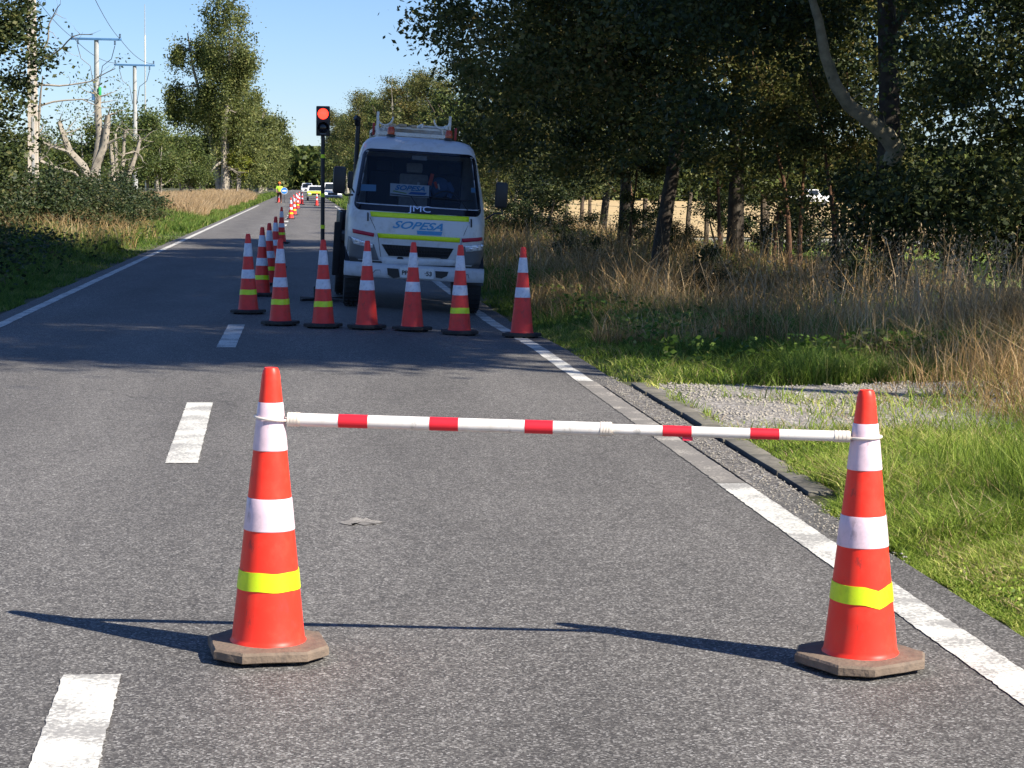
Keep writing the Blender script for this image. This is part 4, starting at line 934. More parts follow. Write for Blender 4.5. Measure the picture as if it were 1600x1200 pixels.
# black surround (ring) and the glass pane
zsw = [1.275+.81*(.5-.5*math.cos(PI*i/40)) for i in range(41)]
q = MB()
def inner(z): return max(0.0, min(ws_half(z)-.05, .9)) if 1.37 < z < 2.045 else 0.0
for sgn in (-1, 1):
    vs, fs = band_rows([z for z in zsw], (lambda z, s=sgn: s*max(inner(z), 0)), (lambda z, s=sgn: s*max(ws_half(z), .001)), 16, .005)
    q.add(vs, fs, True)
surround = q.build('windscreen_surround', M['glossy_black'], truck)
zg = np.linspace(1.365, 2.05, 20)
vs, fs = band_rows(zg, lambda z: -(ws_half(z)-.04), lambda z: ws_half(z)-.04, 24, .002)
q = MB(); q.add(vs, fs, True); glass = q.build('windscreen', M['glass'], truck)
# side windows
for sgn in (-1, 1):
    vs = []; fs = []; zs_ = np.linspace(1.33, 1.96, 8)
    for z in zs_:
        w_, yc, h_ = sect(z)
        for i in range(9): y_ = yc-.6*h_+1.15*h_*i/8; t = abs(y_-yc)/h_; vs.append((sgn*(w_*(1-t**NE)**(1/NE)+.004), y_, z))
    for j in range(7):
        for i in range(8): fs.append([j*9+i, j*9+i+1, (j+1)*9+i+1, (j+1)*9+i])
    q = MB(); q.add(vs, fs, True); q.build('side_window', M['glass'], truck)
# interior
q = MB(); q.box((0, .62, 1.30), (1.5, .55, .12), None, .03); q.box((0, .40, 1.26), (1.5, .3, .08), None, .02); q.build('dashboard', M['seat_dark'], truck)
for x_, m_ in ((-.42, 'seat_dark'), (-.02, 'seat'), (.42, 'seat_dark')):
    q = MB(); q.box((x_, 1.22, 1.48), (.40 if x_ else .22, .12, .62), (R(-8), 0, 0), .04); s1 = q.build('seat', M[m_], truck)
    q = MB(); q.box((x_, 1.2, 1.87), (.22, .09, .13), (R(-8), 0, 0), .03); q.build('headrest', M[m_], s1)
q = MB(); pts = [(.40+.19*math.cos(2*PI*k/24), .70+.19*math.sin(2*PI*k/24)*.55-.0, 1.44+.19*math.sin(2*PI*k/24)*.75) for k in range(25)]
q.tube(pts, .013, 8); q.tube([(.40, .70, 1.44), (.40, .78, 1.3)], .02, 8); q.tube([pts[0], pts[12]], .012, 6)
q.build('steering_wheel', M['seat_dark'], truck)
q = MB(); q.box((0, 1.45, 1.55), (1.3, .02, .9)); q.build('back_wall', M['seat_dark'], truck)
q = MB(); q.box((0, .50, 2.0), (.20, .025, .06), None, .01); q.tube([(0, .5, 2.03), (0, .54, 2.1)], .008, 6); q.build('inside_mirror', M['seat'], truck)
# things seen in the cab
jk = MB(); jk.sphere((0, 0, 0), (.13, .07, .14), 14, 9); jk.tube([(-.1, 0, .06), (-.17, -.02, -.04), (-.14, -.04, -.14)], [.05, .045, .035], 8); jk.tube([(.1, 0, .06), (.16, -.02, -.03), (.13, -.04, -.13)], [.05, .045, .035], 8)
jacket = empty('jacket'); T4 = Matrix.Translation(truck.location) @ truck.rotation_euler.to_matrix().to_4x4()
jacket.matrix_world = T4 @ Matrix.Translation((.33, 1.08, 1.63)); tag(jacket, 'dark blue jacket with orange and white strips hung over the seat behind the windscreen', 'jacket')
jk.build('fabric', M['blue_cloth'], jacket)
q = MB(); q.box((-.13, -.09, .10), (.05, .02, .16), (0, .2, 0), .006); q.box((-.06, -.1, .03), (.035, .02, .09), (0, -.4, 0), .005); q.build('orange_strip', M['orange_cloth'], jacket)
q = MB(); q.box((-.02, -.1, .01), (.02, .02, .08), (0, -.3, 0), .004); q.box((-.30, -.06, .0), (.03, .02, .1), (0, .15, 0), .004); q.build('white_strip', M['paper'], jacket)
# printed card behind the windscreen
def on_truck(o, x_, z_, off): 
    o.location = front(x_, z_, off)
sgn_card = empty('windscreen_card'); tag(sgn_card, 'white company card with blue lettering propped behind the windscreen', 'card')
cx_, cz_ = tz(448, 477); n_card = Matrix.Translation(front(cx_, cz_, -.03)) @ Matrix.Rotation(R(-30), 4, 'X')
sgn_card.matrix_world = T4 @ n_card
q = MB(); q.box((0, 0, 0), (.51, .004, .185)); q.build('card', M['paper'], sgn_card)
def letters(body, size, name, m, parent, loc, rot=(PI/2, 0, 0), **k):
    me = text_mesh(body, size, **k); o = link(name, me, m, parent); o.location = loc; o.rotation_euler = rot; return o
letters('SOPESA', .10, 'lettering', M['blue'], sgn_card, (0, -.006, .03), shear=.35, bold=.002, xs=1.15)
q = MB(); q.prism([(-.02, -.055), (.20, -.055), (.23, -.02), (.02, -.02)], -.008, -.004); q.build('blue_stripe', M['blue_deep'], sgn_card)
q = MB(); q.prism([(-.22, -.03), (-.04, -.055), (-.04, -.042), (-.21, -.015)], -.008, -.004); q.build('green_stripe', M['green_ink'], sgn_card)
# stickers
def flat_text(body, px, py, size, m, name, off, parent=truck, **k):
    x_, z_ = tz(px, py); me = text_mesh(body, size, **k)
    for v in me.vertices:
        p = front(x_+v.co.x, z_+v.co.y, off+v.co.z); v.co = p
    return link(name, me, m, parent)
def qp(a, b, c, d, name, m, off, **k): return quad_patch([tz(*a), tz(*b), tz(*c), tz(*d)], name, m, truck, off, **k)
qp((205, 478), (282, 480), (284, 448), (208, 445), 'blue_sticker', M['sticker'], .0035)
qp((752, 486), (786, 488), (786, 465), (754, 463), 'blue_sticker', M['sticker'], .0035)
flat_text('JMC', 496, 568, .112, M['chrome'], 'badge_lettering', .012, xs=1.5, extrude=.004)
qp((256, 602), (735, 630), (737, 605), (250, 577), 'lime_stripe', M['lime'], .004, thick=.002)
qp((291, 706), (688, 731), (692, 708), (285, 683), 'lime_stripe', M['lime'], .004, thick=.002)
flat_text('SOPESA', 480, 650, .135, M['blue'], 'company_lettering', .004, shear=.45, bold=.003, xs=1.42, extrude=.0015)
qp((480, 690), (598, 697), (604, 678), (478, 671), 'blue_stripe', M['blue'], .0045)
qp((167, 682), (268, 701), (270, 684), (165, 662), 'red_reflector', M['red_reflector'], .006, thick=.006)
qp((702, 730), (805, 724), (805, 706), (699, 711), 'red_reflector', M['red_reflector'], .006, thick=.006)
# panel gaps
def seam(pts, name='panel_gap', r=.0035):
    q = MB(); q.tube([front(*tz(*p), off=.001) for p in pts], r, 6); return q.build(name, M['black'], truck)
seam([(250, 606), (270, 650), (290, 705), (296, 760), (303, 812)]); seam([(738, 632), (715, 680), (696, 728), (690, 780), (684, 832)])
seam([(165, 556), (300, 572), (500, 590), (700, 603), (815, 606)], r=.004)
# headlamps
for side in (0, 1):
    if side == 0: shell = [(135, 806), (292, 815), (268, 738), (146, 698)]; lens = [(172, 736), (262, 757), (262, 737), (158, 701)]; ctr = [(185, 718), (212, 727), (240, 738)]
    else: shell = [(712, 842), (820, 846), (822, 736), (708, 752)]; lens = [(720, 776), (820, 772), (822, 738), (714, 748)]; ctr = [(745, 762), (775, 756), (800, 750)]
    hl = qp(*shell, 'headlight', M['panel_grey'], .006, nx=10, nz=6, thick=.01)
    ln = quad_patch([tz(*p) for p in lens], 'lens', M['lens'], hl, .016, 10, 4, thick=.008)
    for c_ in ctr:
        p = front(*tz(*c_), off=.02); s_ = MB(); s_.sphere(p, (.028, .012, .022), 12, 8); s_.build('reflector_bowl', M['chrome'], hl)
# grille with honeycomb bars, trim below
gr = qp((338, 792), (632, 806), (658, 762), (306, 739), 'grille', M['black'], .004, nx=20, nz=4)
q = MB()
for j, f in enumerate((.0, .33, .66, 1)):
    a = (338+(306-338)*f, 792+(739-792)*f); b = (632+(658-632)*f, 806+(762-806)*f)
    P = [front(*tz(a[0]+(b[0]-a[0])*t/16, a[1]+(b[1]-a[1])*t/16), off=.012) for t in range(17)]; q.tube(P, .006, 6)
for k in range(1, 24):
    t = k/24
    P = []
    for f in (0, .33, .66, 1):
        a = (338+(306-338)*f, 792+(739-792)*f); b = (632+(658-632)*f, 806+(762-806)*f); o_ = (.5 if f in (.33, 1) else 0)/24
        P.append(front(*tz(a[0]+(b[0]-a[0])*min(t+o_, 1), a[1]+(b[1]-a[1])*min(t+o_, 1)), off=.012))
    q.tube(P, .004, 5)
q.build('grille_mesh', M['dark_metal'], gr)
qp((310, 836), (668, 846), (690, 815), (298, 800), 'lower_trim', M['cab_white'], .014, nx=16, nz=2, thick=.02)
for c_ in (397, 612): qp((c_-18, 808), (c_+16, 810), (c_+10, 800), (c_-12, 799), 'latch', M['black'], .03, nx=2, nz=1, thick=.006)
for (hx, hy) in ((240, 603), (747, 636)):
    q = MB(); p0 = front(*tz(hx, hy-18), off=.0); p1 = front(*tz(hx, hy-15), off=.03); p2 = front(*tz(hx, hy+15), off=.03); p3 = front(*tz(hx, hy+18), off=.0)
    q.tube([p0, p1, p2, p3], .01, 8); q.build('grab_handle', M['black'], truck)
# gap under the cab and bumper
q = MB(); q.box((0, .26, .61), (1.70, .3, .07)); q.build('dark_gap', M['black'], truck)
def bump_front(x_, off=0): return .0-.09+.20*(abs(x_)/.92)**4-off
q = MB(); vs = []; fs = []; nb = 40
prof = [(.08, .41), (.02, .415), (.0, .44), (-.005, .48), (.0, .56), (.02, .585), (.05, .598), (.2, .60)]
for i in range(nb+1):
    x_ = -.915+1.83*i/nb; yb = bump_front(x_)
    for (dy, z) in prof: vs.append((x_, yb+dy, z-(.012 if abs(x_) > .25 else 0)*0))
m_ = len(prof)
for i in range(nb):
    for j in range(m_-1): fs.append([i*m_+j, (i+1)*m_+j, (i+1)*m_+j+1, i*m_+j+1])
q.add(vs, fs, True)
for i in (0, nb):  # side returns
    x_ = -.915+1.83*i/nb; yb = bump_front(x_); q.add([(x_, yb+d_, z_) for d_, z_ in prof]+[(x_, .5, .60), (x_, .5, .43)], [list(range(m_+2))])
bmp = q.build('bumper', M['bumper'], truck)
def bq(pts, name, m, off, parent=None, y1=.02):
    P = [tz(*p) for p in pts]; xm = sum(p[0] for p in P)/len(P); q = MB(); yb = bump_front(xm)
    q.prism(P, yb-off, yb+y1); return q.build(name, m, parent or bmp)
bq([(330, 852), (385, 856), (392, 897), (360, 902), (333, 885)], 'air_opening', M['black'], .012)
bq([(565, 868), (630, 872), (622, 893), (595, 905), (567, 900)], 'air_opening', M['black'], .012)
for cx_ in (280, 712):
    q = MB(); x0_, z0_ = tz(cx_, 872 if cx_ < 400 else 897); yb = bump_front(x0_)-.006
    q.tube([(x0_-.055, yb, z0_-.02), (x0_-.02, yb-.0, z0_+.025), (x0_+.04, yb, z0_+.03), (x0_+.055, yb, z0_-.02)], .005, 5); q.build('fog_lamp_trim', M['panel_grey'], bmp)
pl = bq([(392, 898), (556, 908), (558, 860), (394, 850)], 'number_plate', M['plate'], .020)
xp, zp = tz(425, 876); letters('PP·KJ', .078, 'plate_lettering', M['plate_ink'], pl, (xp+.02, bump_front(xp)-.0245, zp-.002), rot=(PI/2, 0, 0), bold=.0015)
xp, zp = tz(530, 882); letters('·53', .08, 'plate_lettering', M['plate_ink'], pl, (xp+.0, bump_front(xp)-.0245, zp-.002), rot=(PI/2, 0, 0), bold=.0015)
# mirrors
def mirror(c, sz, arm, nm='side_mirror'):
    q = MB(); q.box((0, 0, 0), sz, None, .035); o = q.build(nm, M['black'], truck); o.location = c
    q = MB(); q.box((0, sz[1]/2+.001, 0), (sz[0]*.82, .004, sz[2]*.86)); g_ = q.build('mirror_glass', M['lens'], o)
    a = MB(); a.tube([Vector(p)-Vector(c) for p in arm], .012, 8); a.build('mirror_arm', M['black'], o); return o
x_, z_ = tz(103, 425); mirror((x_-.0, .05, z_), (.165, .07, .35), [(x_+.03, .05, z_-.14), (x_+.09, .06, z_-.19), (-.86, .12, z_-.18)])
x_, z_ = tz(896, 500); mirror((x_, .05, z_), (.165, .07, .34), [(x_-.0, .05, z_-.15), (x_+.03, .05, z_-.24), (x_-.07, .07, z_-.24), (.885, .12, 1.25)])
x_, z_ = tz(165, 425); q = MB(); q.box((x_-.02, .22, z_), (.07, .05, .22), None, .02); q.tube([(x_, .22, z_-.1), (-.84, .25, z_-.16)], .01, 6); q.build('wide_angle_mirror', M['black'], truck)
# wipers
for P in ([(352, 492), (400, 497), (452, 503), (560, 508)], [(560, 512), (620, 516), (700, 525), (760, 528)]):
    q = MB(); q.tube([front(*tz(*p), off=.012) for p in P], .0065, 6); q.tube([front(*tz(P[2][0], P[2][1]), off=.016), front(*tz(P[2][0]+30, P[2][1]+48), off=.014)], .006, 6); q.build('wiper', M['black'], truck)
# beacons
for (bx, by) in ((365, 228), (655, 240)):
    x_, z_ = tz(bx, by); y_ = .78
    q = MB(); q.lathe([(.062, 0), (.06, .025), (.05, .03)], 20, (x_, y_, 2.262)); bo = q.build('beacon', M['black'], truck)
    q = MB(); q.lathe([(.048, .0), (.05, .03), (.045, .085), (.03, .105), (.005, .11)], 20, (x_, y_, 2.29)); q.build('amber_dome', M['amber'], bo)
# wheels
def wheel(cx, cy, cz, r, wd, parent, nm='wheel'):
    q = MB(); pr = [(r*.55, -wd/2+.01), (r*.62, -wd/2), (r*.93, -wd/2), (r*.99, -wd/2+.025), (r, -wd/2+.05), (r, wd/2-.05), (r*.99, wd/2-.025), (r*.93, wd/2), (r*.62, wd/2), (r*.55, wd/2-.01)]
    vs = []; fs = []; n = 32
    for (rr, t) in pr:
        for k in range(n): a = 2*PI*k/n; vs.append((t, rr*math.cos(a), rr*math.sin(a)))
    for i in range(len(pr)-1):
        for k in range(n): fs.append([i*n+k, i*n+(k+1) % n, (i+1)*n+(k+1) % n, (i+1)*n+k])
    q.add(vs, fs, True); 
    for gx in (-.3, 0, .3):   # grooves as raised ribs
        for k in range(n*2):
            a = 2*PI*k/(n*2); 
            if k % 2: q.box((gx*wd, (r+.003)*math.cos(a), (r+.003)*math.sin(a)), (wd*.2, .02, .012), (a, 0, 0))
    o = link(nm, q.mesh(nm), M['rubber'], parent); o.location = (cx, cy, cz)
    q = MB(); vs = []; fs = []; pr = [(r*.57, wd*.42), (r*.5, wd*.36), (r*.42, wd*.2), (r*.2, wd*.25), (r*.18, wd*.4), (.001, wd*.42)]
    for sg in (-1, 1):
        o0 = len(vs)
        for (rr, t) in pr:
            for k in range(20): a = 2*PI*k/20; vs.append((sg*t, rr*math.cos(a), rr*math.sin(a)))
        for i in range(len(pr)-1):
            for k in range(20): fs.append([o0+i*20+k, o0+i*20+(k+1) % 20, o0+(i+1)*20+(k+1) % 20, o0+(i+1)*20+k])
    q.add(vs, fs, True); q.build('rim', M['panel_grey'], o); return o
for sg in (-1, 1):
    wheel(sg*.80, .55, .36, .36, .20, truck); wheel(sg*.86, 3.3, .36, .36, .22, truck)
q = MB(); q.box((0, 2.3, .55), (.7, 3.6, .16)); q.box((0, .6, .45), (1.5, .1, .1), None, .02); q.box((0, .35, .56), (1.5, .2, .16)); q.build('chassis', M['dark_metal'], truck)
for sg in (-1, 1):
    q = MB(); vs = []; P = [(.36+.42*math.cos(a), .40*math.sin(a)) for a in np.linspace(0, PI, 13)]
    q.add([(sg*.915, .55+.42*math.cos(a), .38+.40*math.sin(a)) for a in np.linspace(0, PI, 13)]+[(sg*.66, .55+.42*math.cos(a), .38+.40*math.sin(a)) for a in np.linspace(0, PI, 13)], [[i, i+1, i+14, i+13] for i in range(12)], True)
    q.build('wheel_arch', M['black'], truck)
# load bed with dark side boxes and rack
q = MB(); q.box((0, 3.1, .86), (1.95, 2.7, .1), None, .01)
for sg in (-1, 1): q.box((sg*.96, 3.1, 1.03), (.04, 2.7, .36), None, .008); q.box((sg*.88, 2.3, .62), (.22, .7, .36), None, .02)
q.box((0, 4.44, 1.03), (1.95, .04, .36), None, .008); q.build('load_bed', M['dark_metal'], truck)
q = MB(); q.box((-1.0, 1.74, .70), (.1, .06, .74), None, .02); q.build('mud_flap', M['rubber'], truck)
rk = MB()
rx0, rz0 = tz(310, 205); rx1, rz1 = tz(685, 222); RY = 1.78
for xx in (rx0, rx1): rk.box((xx, RY, 1.68), (.045, .045, 1.5)); rk.box((xx, 4.3, 1.68), (.045, .045, 1.5)); rk.box((xx, 3.04, 2.40), (.045, 2.56, .045)); rk.box((xx, RY, 2.50), (.035, .04, .24), None, .005)
rk.box(((rx0+rx1)/2, RY, 2.33), (rx1-rx0, .05, .05)); rk.box(((rx0+rx1)/2, RY+.05, 2.42), (rx1-rx0-.1, .03, .03)); rk.box(((rx0+rx1)/2, 4.3, 2.36), (rx1-rx0, .045, .045))
for k in range(4): rk.box(((rx0+rx1)/2, 2.3+k*.5, 2.40), (rx1-rx0, .03, .03))
for (xx, s_) in ((rx0+.1, 1), (rx1-.11, -1)):   # curved carriers
    rk.tube([(xx+.11*math.cos(a), RY, 2.56+.12*math.sin(a)) for a in np.linspace(PI*1.0, PI*2.0, 11)], .013, 8)
    rk.tube([(xx, RY, 2.44), (xx-s_*.02, RY, 2.36)], .012, 6)
rack = rk.build('roof_rack', M['white_metal'], truck)
for xx in (rx0-.05, rx1+.09): q = MB(); q.box((xx, RY+.05, 2.38), (.035, .05, .17), None, .008); q.build('red_end_cap', M['red_metal'], rack)
# exhaust like black pipe behind the cab
q = MB(); xe, ze = tz(214, 150); q.tube([(xe, 1.85, .9), (xe, 1.85, 2.44)], .032, 12); q.tube([(xe-.01, 1.85, 2.42), (xe-.01, 1.80, 2.5), (xe-.05, 1.78, 2.52)], [.04, .045, .04], 10); q.build('exhaust_stack', M['black'], truck)
# timber and poles lying on the rack
def resting(name, label, cat, build):
    e = empty(name); e.matrix_world = T4.copy(); build(e); return tag(e, label, cat)
def _tim(e):
    for k, (x_, z_, w_) in enumerate(((-.30, 2.45, .09), (-.18, 2.455, .1), (-.05, 2.45, .08))):
        q = MB(); q.box((x_, 3.0, z_), (w_, 2.5, .035), (0, 0, R(k-1)), .004); q.build('plank', M['wood'], e)
resting('timber_planks', 'pale timber planks lying on the roof rack of the truck', 'planks', _tim)
def _lad(e):
    q = MB()
    for x_ in (.08, .42): q.box((x_, 3.0, 2.46), (.035, 2.6, .06), None, .006)
    q.build('side_rail', M['white_metal'], e); q = MB()
    for k in range(9): q.tube([(.08, 1.85+k*.29, 2.46), (.42, 1.85+k*.29, 2.46)], .014, 8)
    q.build('rung', M['white_metal'], e)
resting('ladder', 'white ladder laid flat on the roof rack of the truck', 'ladder', _lad)

# ------------------------------------------------------------------ portable signal light
sg_ = empty('traffic_light', (.255, 27.3, 0)); tag(sg_, 'portable traffic light showing red on a black pole left of the truck', 'traffic light')
q = MB(); q.tube([(0, 0, .03), (0, 0, 2.28)], .028, 14); pole = q.build('pole', M['black'], sg_)
for z_ in (1.96, 1.43, 1.0, .55): q = MB(); q.tube([(0, 0, z_), (0, 0, z_+.05)], .0305, 14); q.build('lime_band', M['lime'], pole)
q = MB(); q.box((0, 0, 2.46), (.185, .16, .40), None, .012); hs = q.build('housing', M['black'], sg_)
for z_, m_, nm in ((2.555, 'signal_red', 'red_lens'), (2.37, 'glossy_black', 'green_lens')):
    q = MB(); q.lathe([(.072, 0), (.070, .012), (.05, .022), (.02, .028), (.001, .029)], 28); o = q.build(nm, M[m_], hs); o.location = (0, -.081, z_); o.rotation_euler = (PI/2, 0, 0)
    v = MB(); pts = []
    vs = []; fs = []
    for k in range(15):
        a = R(-20)+R(220)*k/14
        for (yy, rr) in ((-.08, .080), (-.155 if True else 0, .078)): vs.append((rr*math.cos(a), yy, z_+rr*math.sin(a)))
    for k in range(14): fs.append([2*k, 2*k+2, 2*k+3, 2*k+1])
    v.add(vs, fs, True); vo = v.build('visor', M['black'], hs); s_ = vo.modifiers.new('t', 'SOLIDIFY'); s_.thickness = .004
q = MB(); q.box((0, -.088, 2.285), (.08, .006, .012)); q.build('maker_strip', M['panel_grey'], hs)
q = MB()
for a in range(4):
    t = PI/4+a*PI/2; q.box((.2*math.cos(t), .2*math.sin(t), .04), (.42, .05, .04), (0, 0, t), .006)
q.box((0, 0, .12), (.24, .2, .2), None, .015); q.build('base', M['dark_metal'], sg_)

# ------------------------------------------------------------------ flagger far down the road
def skin_body(name, joints, edges, m, parent, sub=2):
    me = bpy.data.meshes.new(name); me.from_pydata([j[0] for j in joints], edges, []); me.update()
    o = link(name, me, m, parent); s_ = o.modifiers.new('skin', 'SKIN')
    for i, j in enumerate(joints):
        sv = me.skin_vertices[0].data[i]; r_ = j[1]; sv.radius = r_ if hasattr(r_, '__len__') else (r_, r_); sv.use_root = (i == 0)
    s2 = o.modifiers.new('sub', 'SUBSURF'); s2.levels = sub; s2.render_levels = sub; s_.use_smooth_shade = True
    return o
pz = empty('person', (-2.02, 166, 0)); tag(pz, 'person in a lime vest and orange hard hat at the left road edge', 'person')
J = [((0, 0, .93), (.14, .10)), ((0, 0, 1.12), (.13, .09)), ((0, 0, 1.32), (.16, .10)), ((0, 0, 1.43), (.07, .06)), ((0, 0, 1.50), .05), ((0, -.01, 1.60), (.075, .09)), ((0, 0, 1.68), (.06, .07)),
     ((-.19, 0, 1.37), .05), ((-.25, -.05, 1.12), .042), ((-.22, -.2, .92), .033), ((-.21, -.28, .88), .028),
     ((.19, 0, 1.37), .05), ((.29, -.1, 1.15), .042), ((.36, -.28, 1.08), .033), ((.38, -.36, 1.08), .028),
     ((-.1, 0, .85), .085), ((-.12, -.02, .48), .06), ((-.13, .02, .09), .042), ((-.13, -.14, .035), .035),
     ((.1, 0, .85), .085), ((.12, .03, .48), .06), ((.14, .06, .09), .042), ((.15, -.1, .035), .035)]
Eg = [(0, 1), (1, 2), (2, 3), (3, 4), (4, 5), (5, 6), (2, 7), (7, 8), (8, 9), (9, 10), (2, 11), (11, 12), (12, 13), (13, 14), (0, 15), (15, 16), (16, 17), (17, 18), (0, 19), (19, 20), (20, 21), (21, 22)]
skin_body('body', J, Eg, M['skin'], pz)
skin_body('vest', [((0, 0, .90), (.165, .125)), ((0, 0, 1.12), (.155, .115)), ((0, 0, 1.33), (.19, .125)), ((0, 0, 1.42), (.11, .09)), ((-.21, 0, 1.37), .065), ((-.26, -.04, 1.16), .056), ((.21, 0, 1.37), .065), ((.29, -.09, 1.18), .056)],
          [(0, 1), (1, 2), (2, 3), (2, 4), (4, 5), (2, 6), (6, 7)], M['vest'], pz)
skin_body('trousers', [((0, 0, .90), (.16, .12)), ((-.1, 0, .82), .1), ((-.12, -.02, .48), .075), ((-.13, .02, .12), .06), ((.1, 0, .82), .1), ((.12, .03, .48), .075), ((.14, .06, .12), .06)],
          [(0, 1), (1, 2), (2, 3), (0, 4), (4, 5), (5, 6)], M['trousers'], pz)
q = MB(); q.lathe([(.135, 1.655), (.115, 1.66), (.112, 1.70), (.09, 1.755), (.04, 1.785), (.001, 1.79)], 16); q.box((0, -.12, 1.66), (.17, .09, .012), None, .004); q.build('hard_hat', M['hat'], pz)
sb = empty('hand_sign', (-1.62, 165.6, 1.05)); tag(sb, 'blue sign with a white band held by the person at the road edge', 'sign')
q = MB(); q.lathe([(.30, -.01), (.30, .01)], 8); o = q.build('sign_rim', M['paper'], sb); o.rotation_euler = (PI/2, 0, 0)
q = MB(); q.lathe([(.27, -.013), (.27, .013)], 8); o = q.build('sign_face', M['sign_blue'], sb); o.rotation_euler = (PI/2, 0, 0)
q = MB(); q.box((0, -.016, 0), (.36, .006, .13)); q.build('white_band', M['paper'], sb)
q = MB(); q.tube([(0, 0, -.28), (0, 0, -1.0)], .016, 8); q.build('handle', M['black'], sb)

# ------------------------------------------------------------------ vehicles
def make_car(label, cat, name, body_m, kind='pickup', lit=False, roof_m=None):
    """nose at -y"""
    r_ = empty(name); tag(r_, label, cat); wd = .86
    if kind == 'pickup': prof = [(-2.5, .45), (-2.52, .75), (-2.42, 1.02), (-1.35, 1.13), (-.75, 1.18), (.95, 1.16), (2.4, 1.14), (2.45, .5)]; cabp = [(-.95, 1.12), (-.25, 1.72), (.0, 1.78), (.85, 1.76), (1.1, 1.14)]
    else: prof = [(-2.1, .38), (-2.12, .68), (-2.0, .85), (-1.1, .98), (1.9, 1.0), (2.05, .9), (2.08, .4)]; cabp = [(-1.15, .95), (-.45, 1.42), (-.1, 1.5), (1.0, 1.5), (1.85, 1.0)]
    def loft(P, f, nm, m, par):
        q = MB(); vs = []; n = len(P)
        xs = [-1, -.96, -.8, 0, .8, .96, 1]; sc = [.955, .985, 1, 1.01, 1, .985, .955]
        zc = sum(p[1] for p in P)/n
        for x_, k in zip(xs, sc):
            for (y_, z_) in P: vs.append((x_*wd*(1-f*max(0, (z_-1.0))), y_*k, zc+(z_-zc)*k))
        fs = [[i*n+j, i*n+(j+1) % n, (i+1)*n+(j+1) % n, (i+1)*n+j] for i in range(6) for j in range(n)]
        fs += [list(range(n))[::-1], list(range(6*n, 7*n))]
        q.add(vs, fs, True); return q.build(nm, m, par, 35)
    body = loft(prof, 0, 'body', body_m, r_)
    cb = loft(cabp, .28, 'cabin', roof_m or body_m, r_)
    z0, z1 = cabp[0][1]+.06, cabp[2][1]-.1
    ya, yb = cabp[0][0], cabp[1][0]; dy = (yb-ya)/(cabp[1][1]-cabp[0][1])
    q = MB(); y_0, y_1 = ya+(z0-cabp[0][1])*dy-.02, ya+(z1-cabp[0][1])*dy-.02
    q.add([(-.70, y_0, z0), (.70, y_0, z0), (.60, y_1, z1), (-.60, y_1, z1)], [[0, 1, 2, 3]]); q.add([(-.70, y_0+.015, z0), (.70, y_0+.015, z0), (.60, y_1+.015, z1), (-.60, y_1+.015, z1)], [[0, 3, 2, 1]]); q.build('windscreen', M['car_glass'], r_)
    for sg in (-1, 1):
        q = MB(); xa = sg*(wd*(1-.28*max(0, z0-1))+.008); xb = sg*(wd*(1-.28*(z1-1))+.008)
        q.add([(xa, y_0+.25, z0), (xa, cabp[-1][0]-.25, z0), (xb, cabp[-2][0]-.08, z1), (xb, y_1+.1, z1)], [[0, 1, 2, 3]]); q.build('side_window', M['car_glass'], r_)
        q = MB(); q.box((sg*.62, prof[1][0]+.03, .80 if kind == 'pickup' else .7), (.32, .1, .16), None, .03); q.build('headlight', M['lamp_glow'] if lit else M['lens'], r_)
        for yy in ((-1.6, 1.5) if kind == 'pickup' else (-1.35, 1.3)): wheel(sg*.78, yy, .35, .35, .2, r_)
        q = MB(); q.box((sg*(wd+.1), ya+.3, z0+.08), (.14, .08, .14), None, .02); q.build('side_mirror', M['black'], r_)
    q = MB(); q.box((0, prof[1][0]+.0, .78 if kind == 'pickup' else .66), (.8, .06, .18), None, .02); q.build('grille', M['black'], r_)
    q = MB(); q.box((0, prof[0][0]+.0, .52 if kind == 'pickup' else .45), (1.7, .12, .18), None, .03); q.build('bumper', M['panel_grey'], r_)
    return r_
c1 = make_car('white pickup with headlights on, waiting behind the signal light pole', 'pickup', 'pickup_truck', M['car_white'], lit=True); c1.location = (2.55, 181, 0)
c2 = make_car('lime yellow car with a white roof, left of the waiting white pickup', 'car', 'parked_car', M['car_lime'], 'car', roof_m=M['car_white']); c2.location = (1.15, 196, 0)
c3 = make_car('distant white pickup on the road beyond the far cones', 'pickup', 'pickup_truck', M['car_white']); c3.location = (.45, 285, 0)
c4 = make_car('white pickup parked side on in the dry field behind the fence', 'pickup', 'pickup_truck', M['car_white']); c4.location = (53, 206, .0); c4.rotation_euler = (0, 0, R(-78))

# ------------------------------------------------------------------ poles and wires on the left
cp_ = empty('concrete_pole', (-7.95, 60, 0)); tag(cp_, 'tall pale concrete utility pole at the left, with leaves around its top', 'utility pole')
q = MB()
for (z0_, z1_, w0, w1) in ((-.4, 9.5, .30, .22),):
    vs = []
    for (z_, w_) in ((z0_, w0), (z1_, w1)):
        vs += [(-w_/2, -w_/2*.8, z_), (w_/2, -w_/2*.8, z_), (w_/2, w_/2*.8, z_), (-w_/2, w_/2*.8, z_)]
    q.add(vs, [[0, 1, 2, 3][::-1], [4, 5, 6, 7], [0, 1, 5, 4], [1, 2, 6, 5], [2, 3, 7, 6], [3, 0, 4, 7]])
sh_ = q.build('shaft', M['concrete_pole'], cp_)
for k in range(8):
    q = MB(); q.box((0.02, -.117+.002*k, .9+k*1.1), (.085, .02, .75), None, .008); q.build('recess', M['pole_grey'], sh_)
q = MB(); q.box((0, -.15, 8.7), (2.4, .1, .12), None, .01); q.build('crossarm', M['concrete_pole'], cp_)
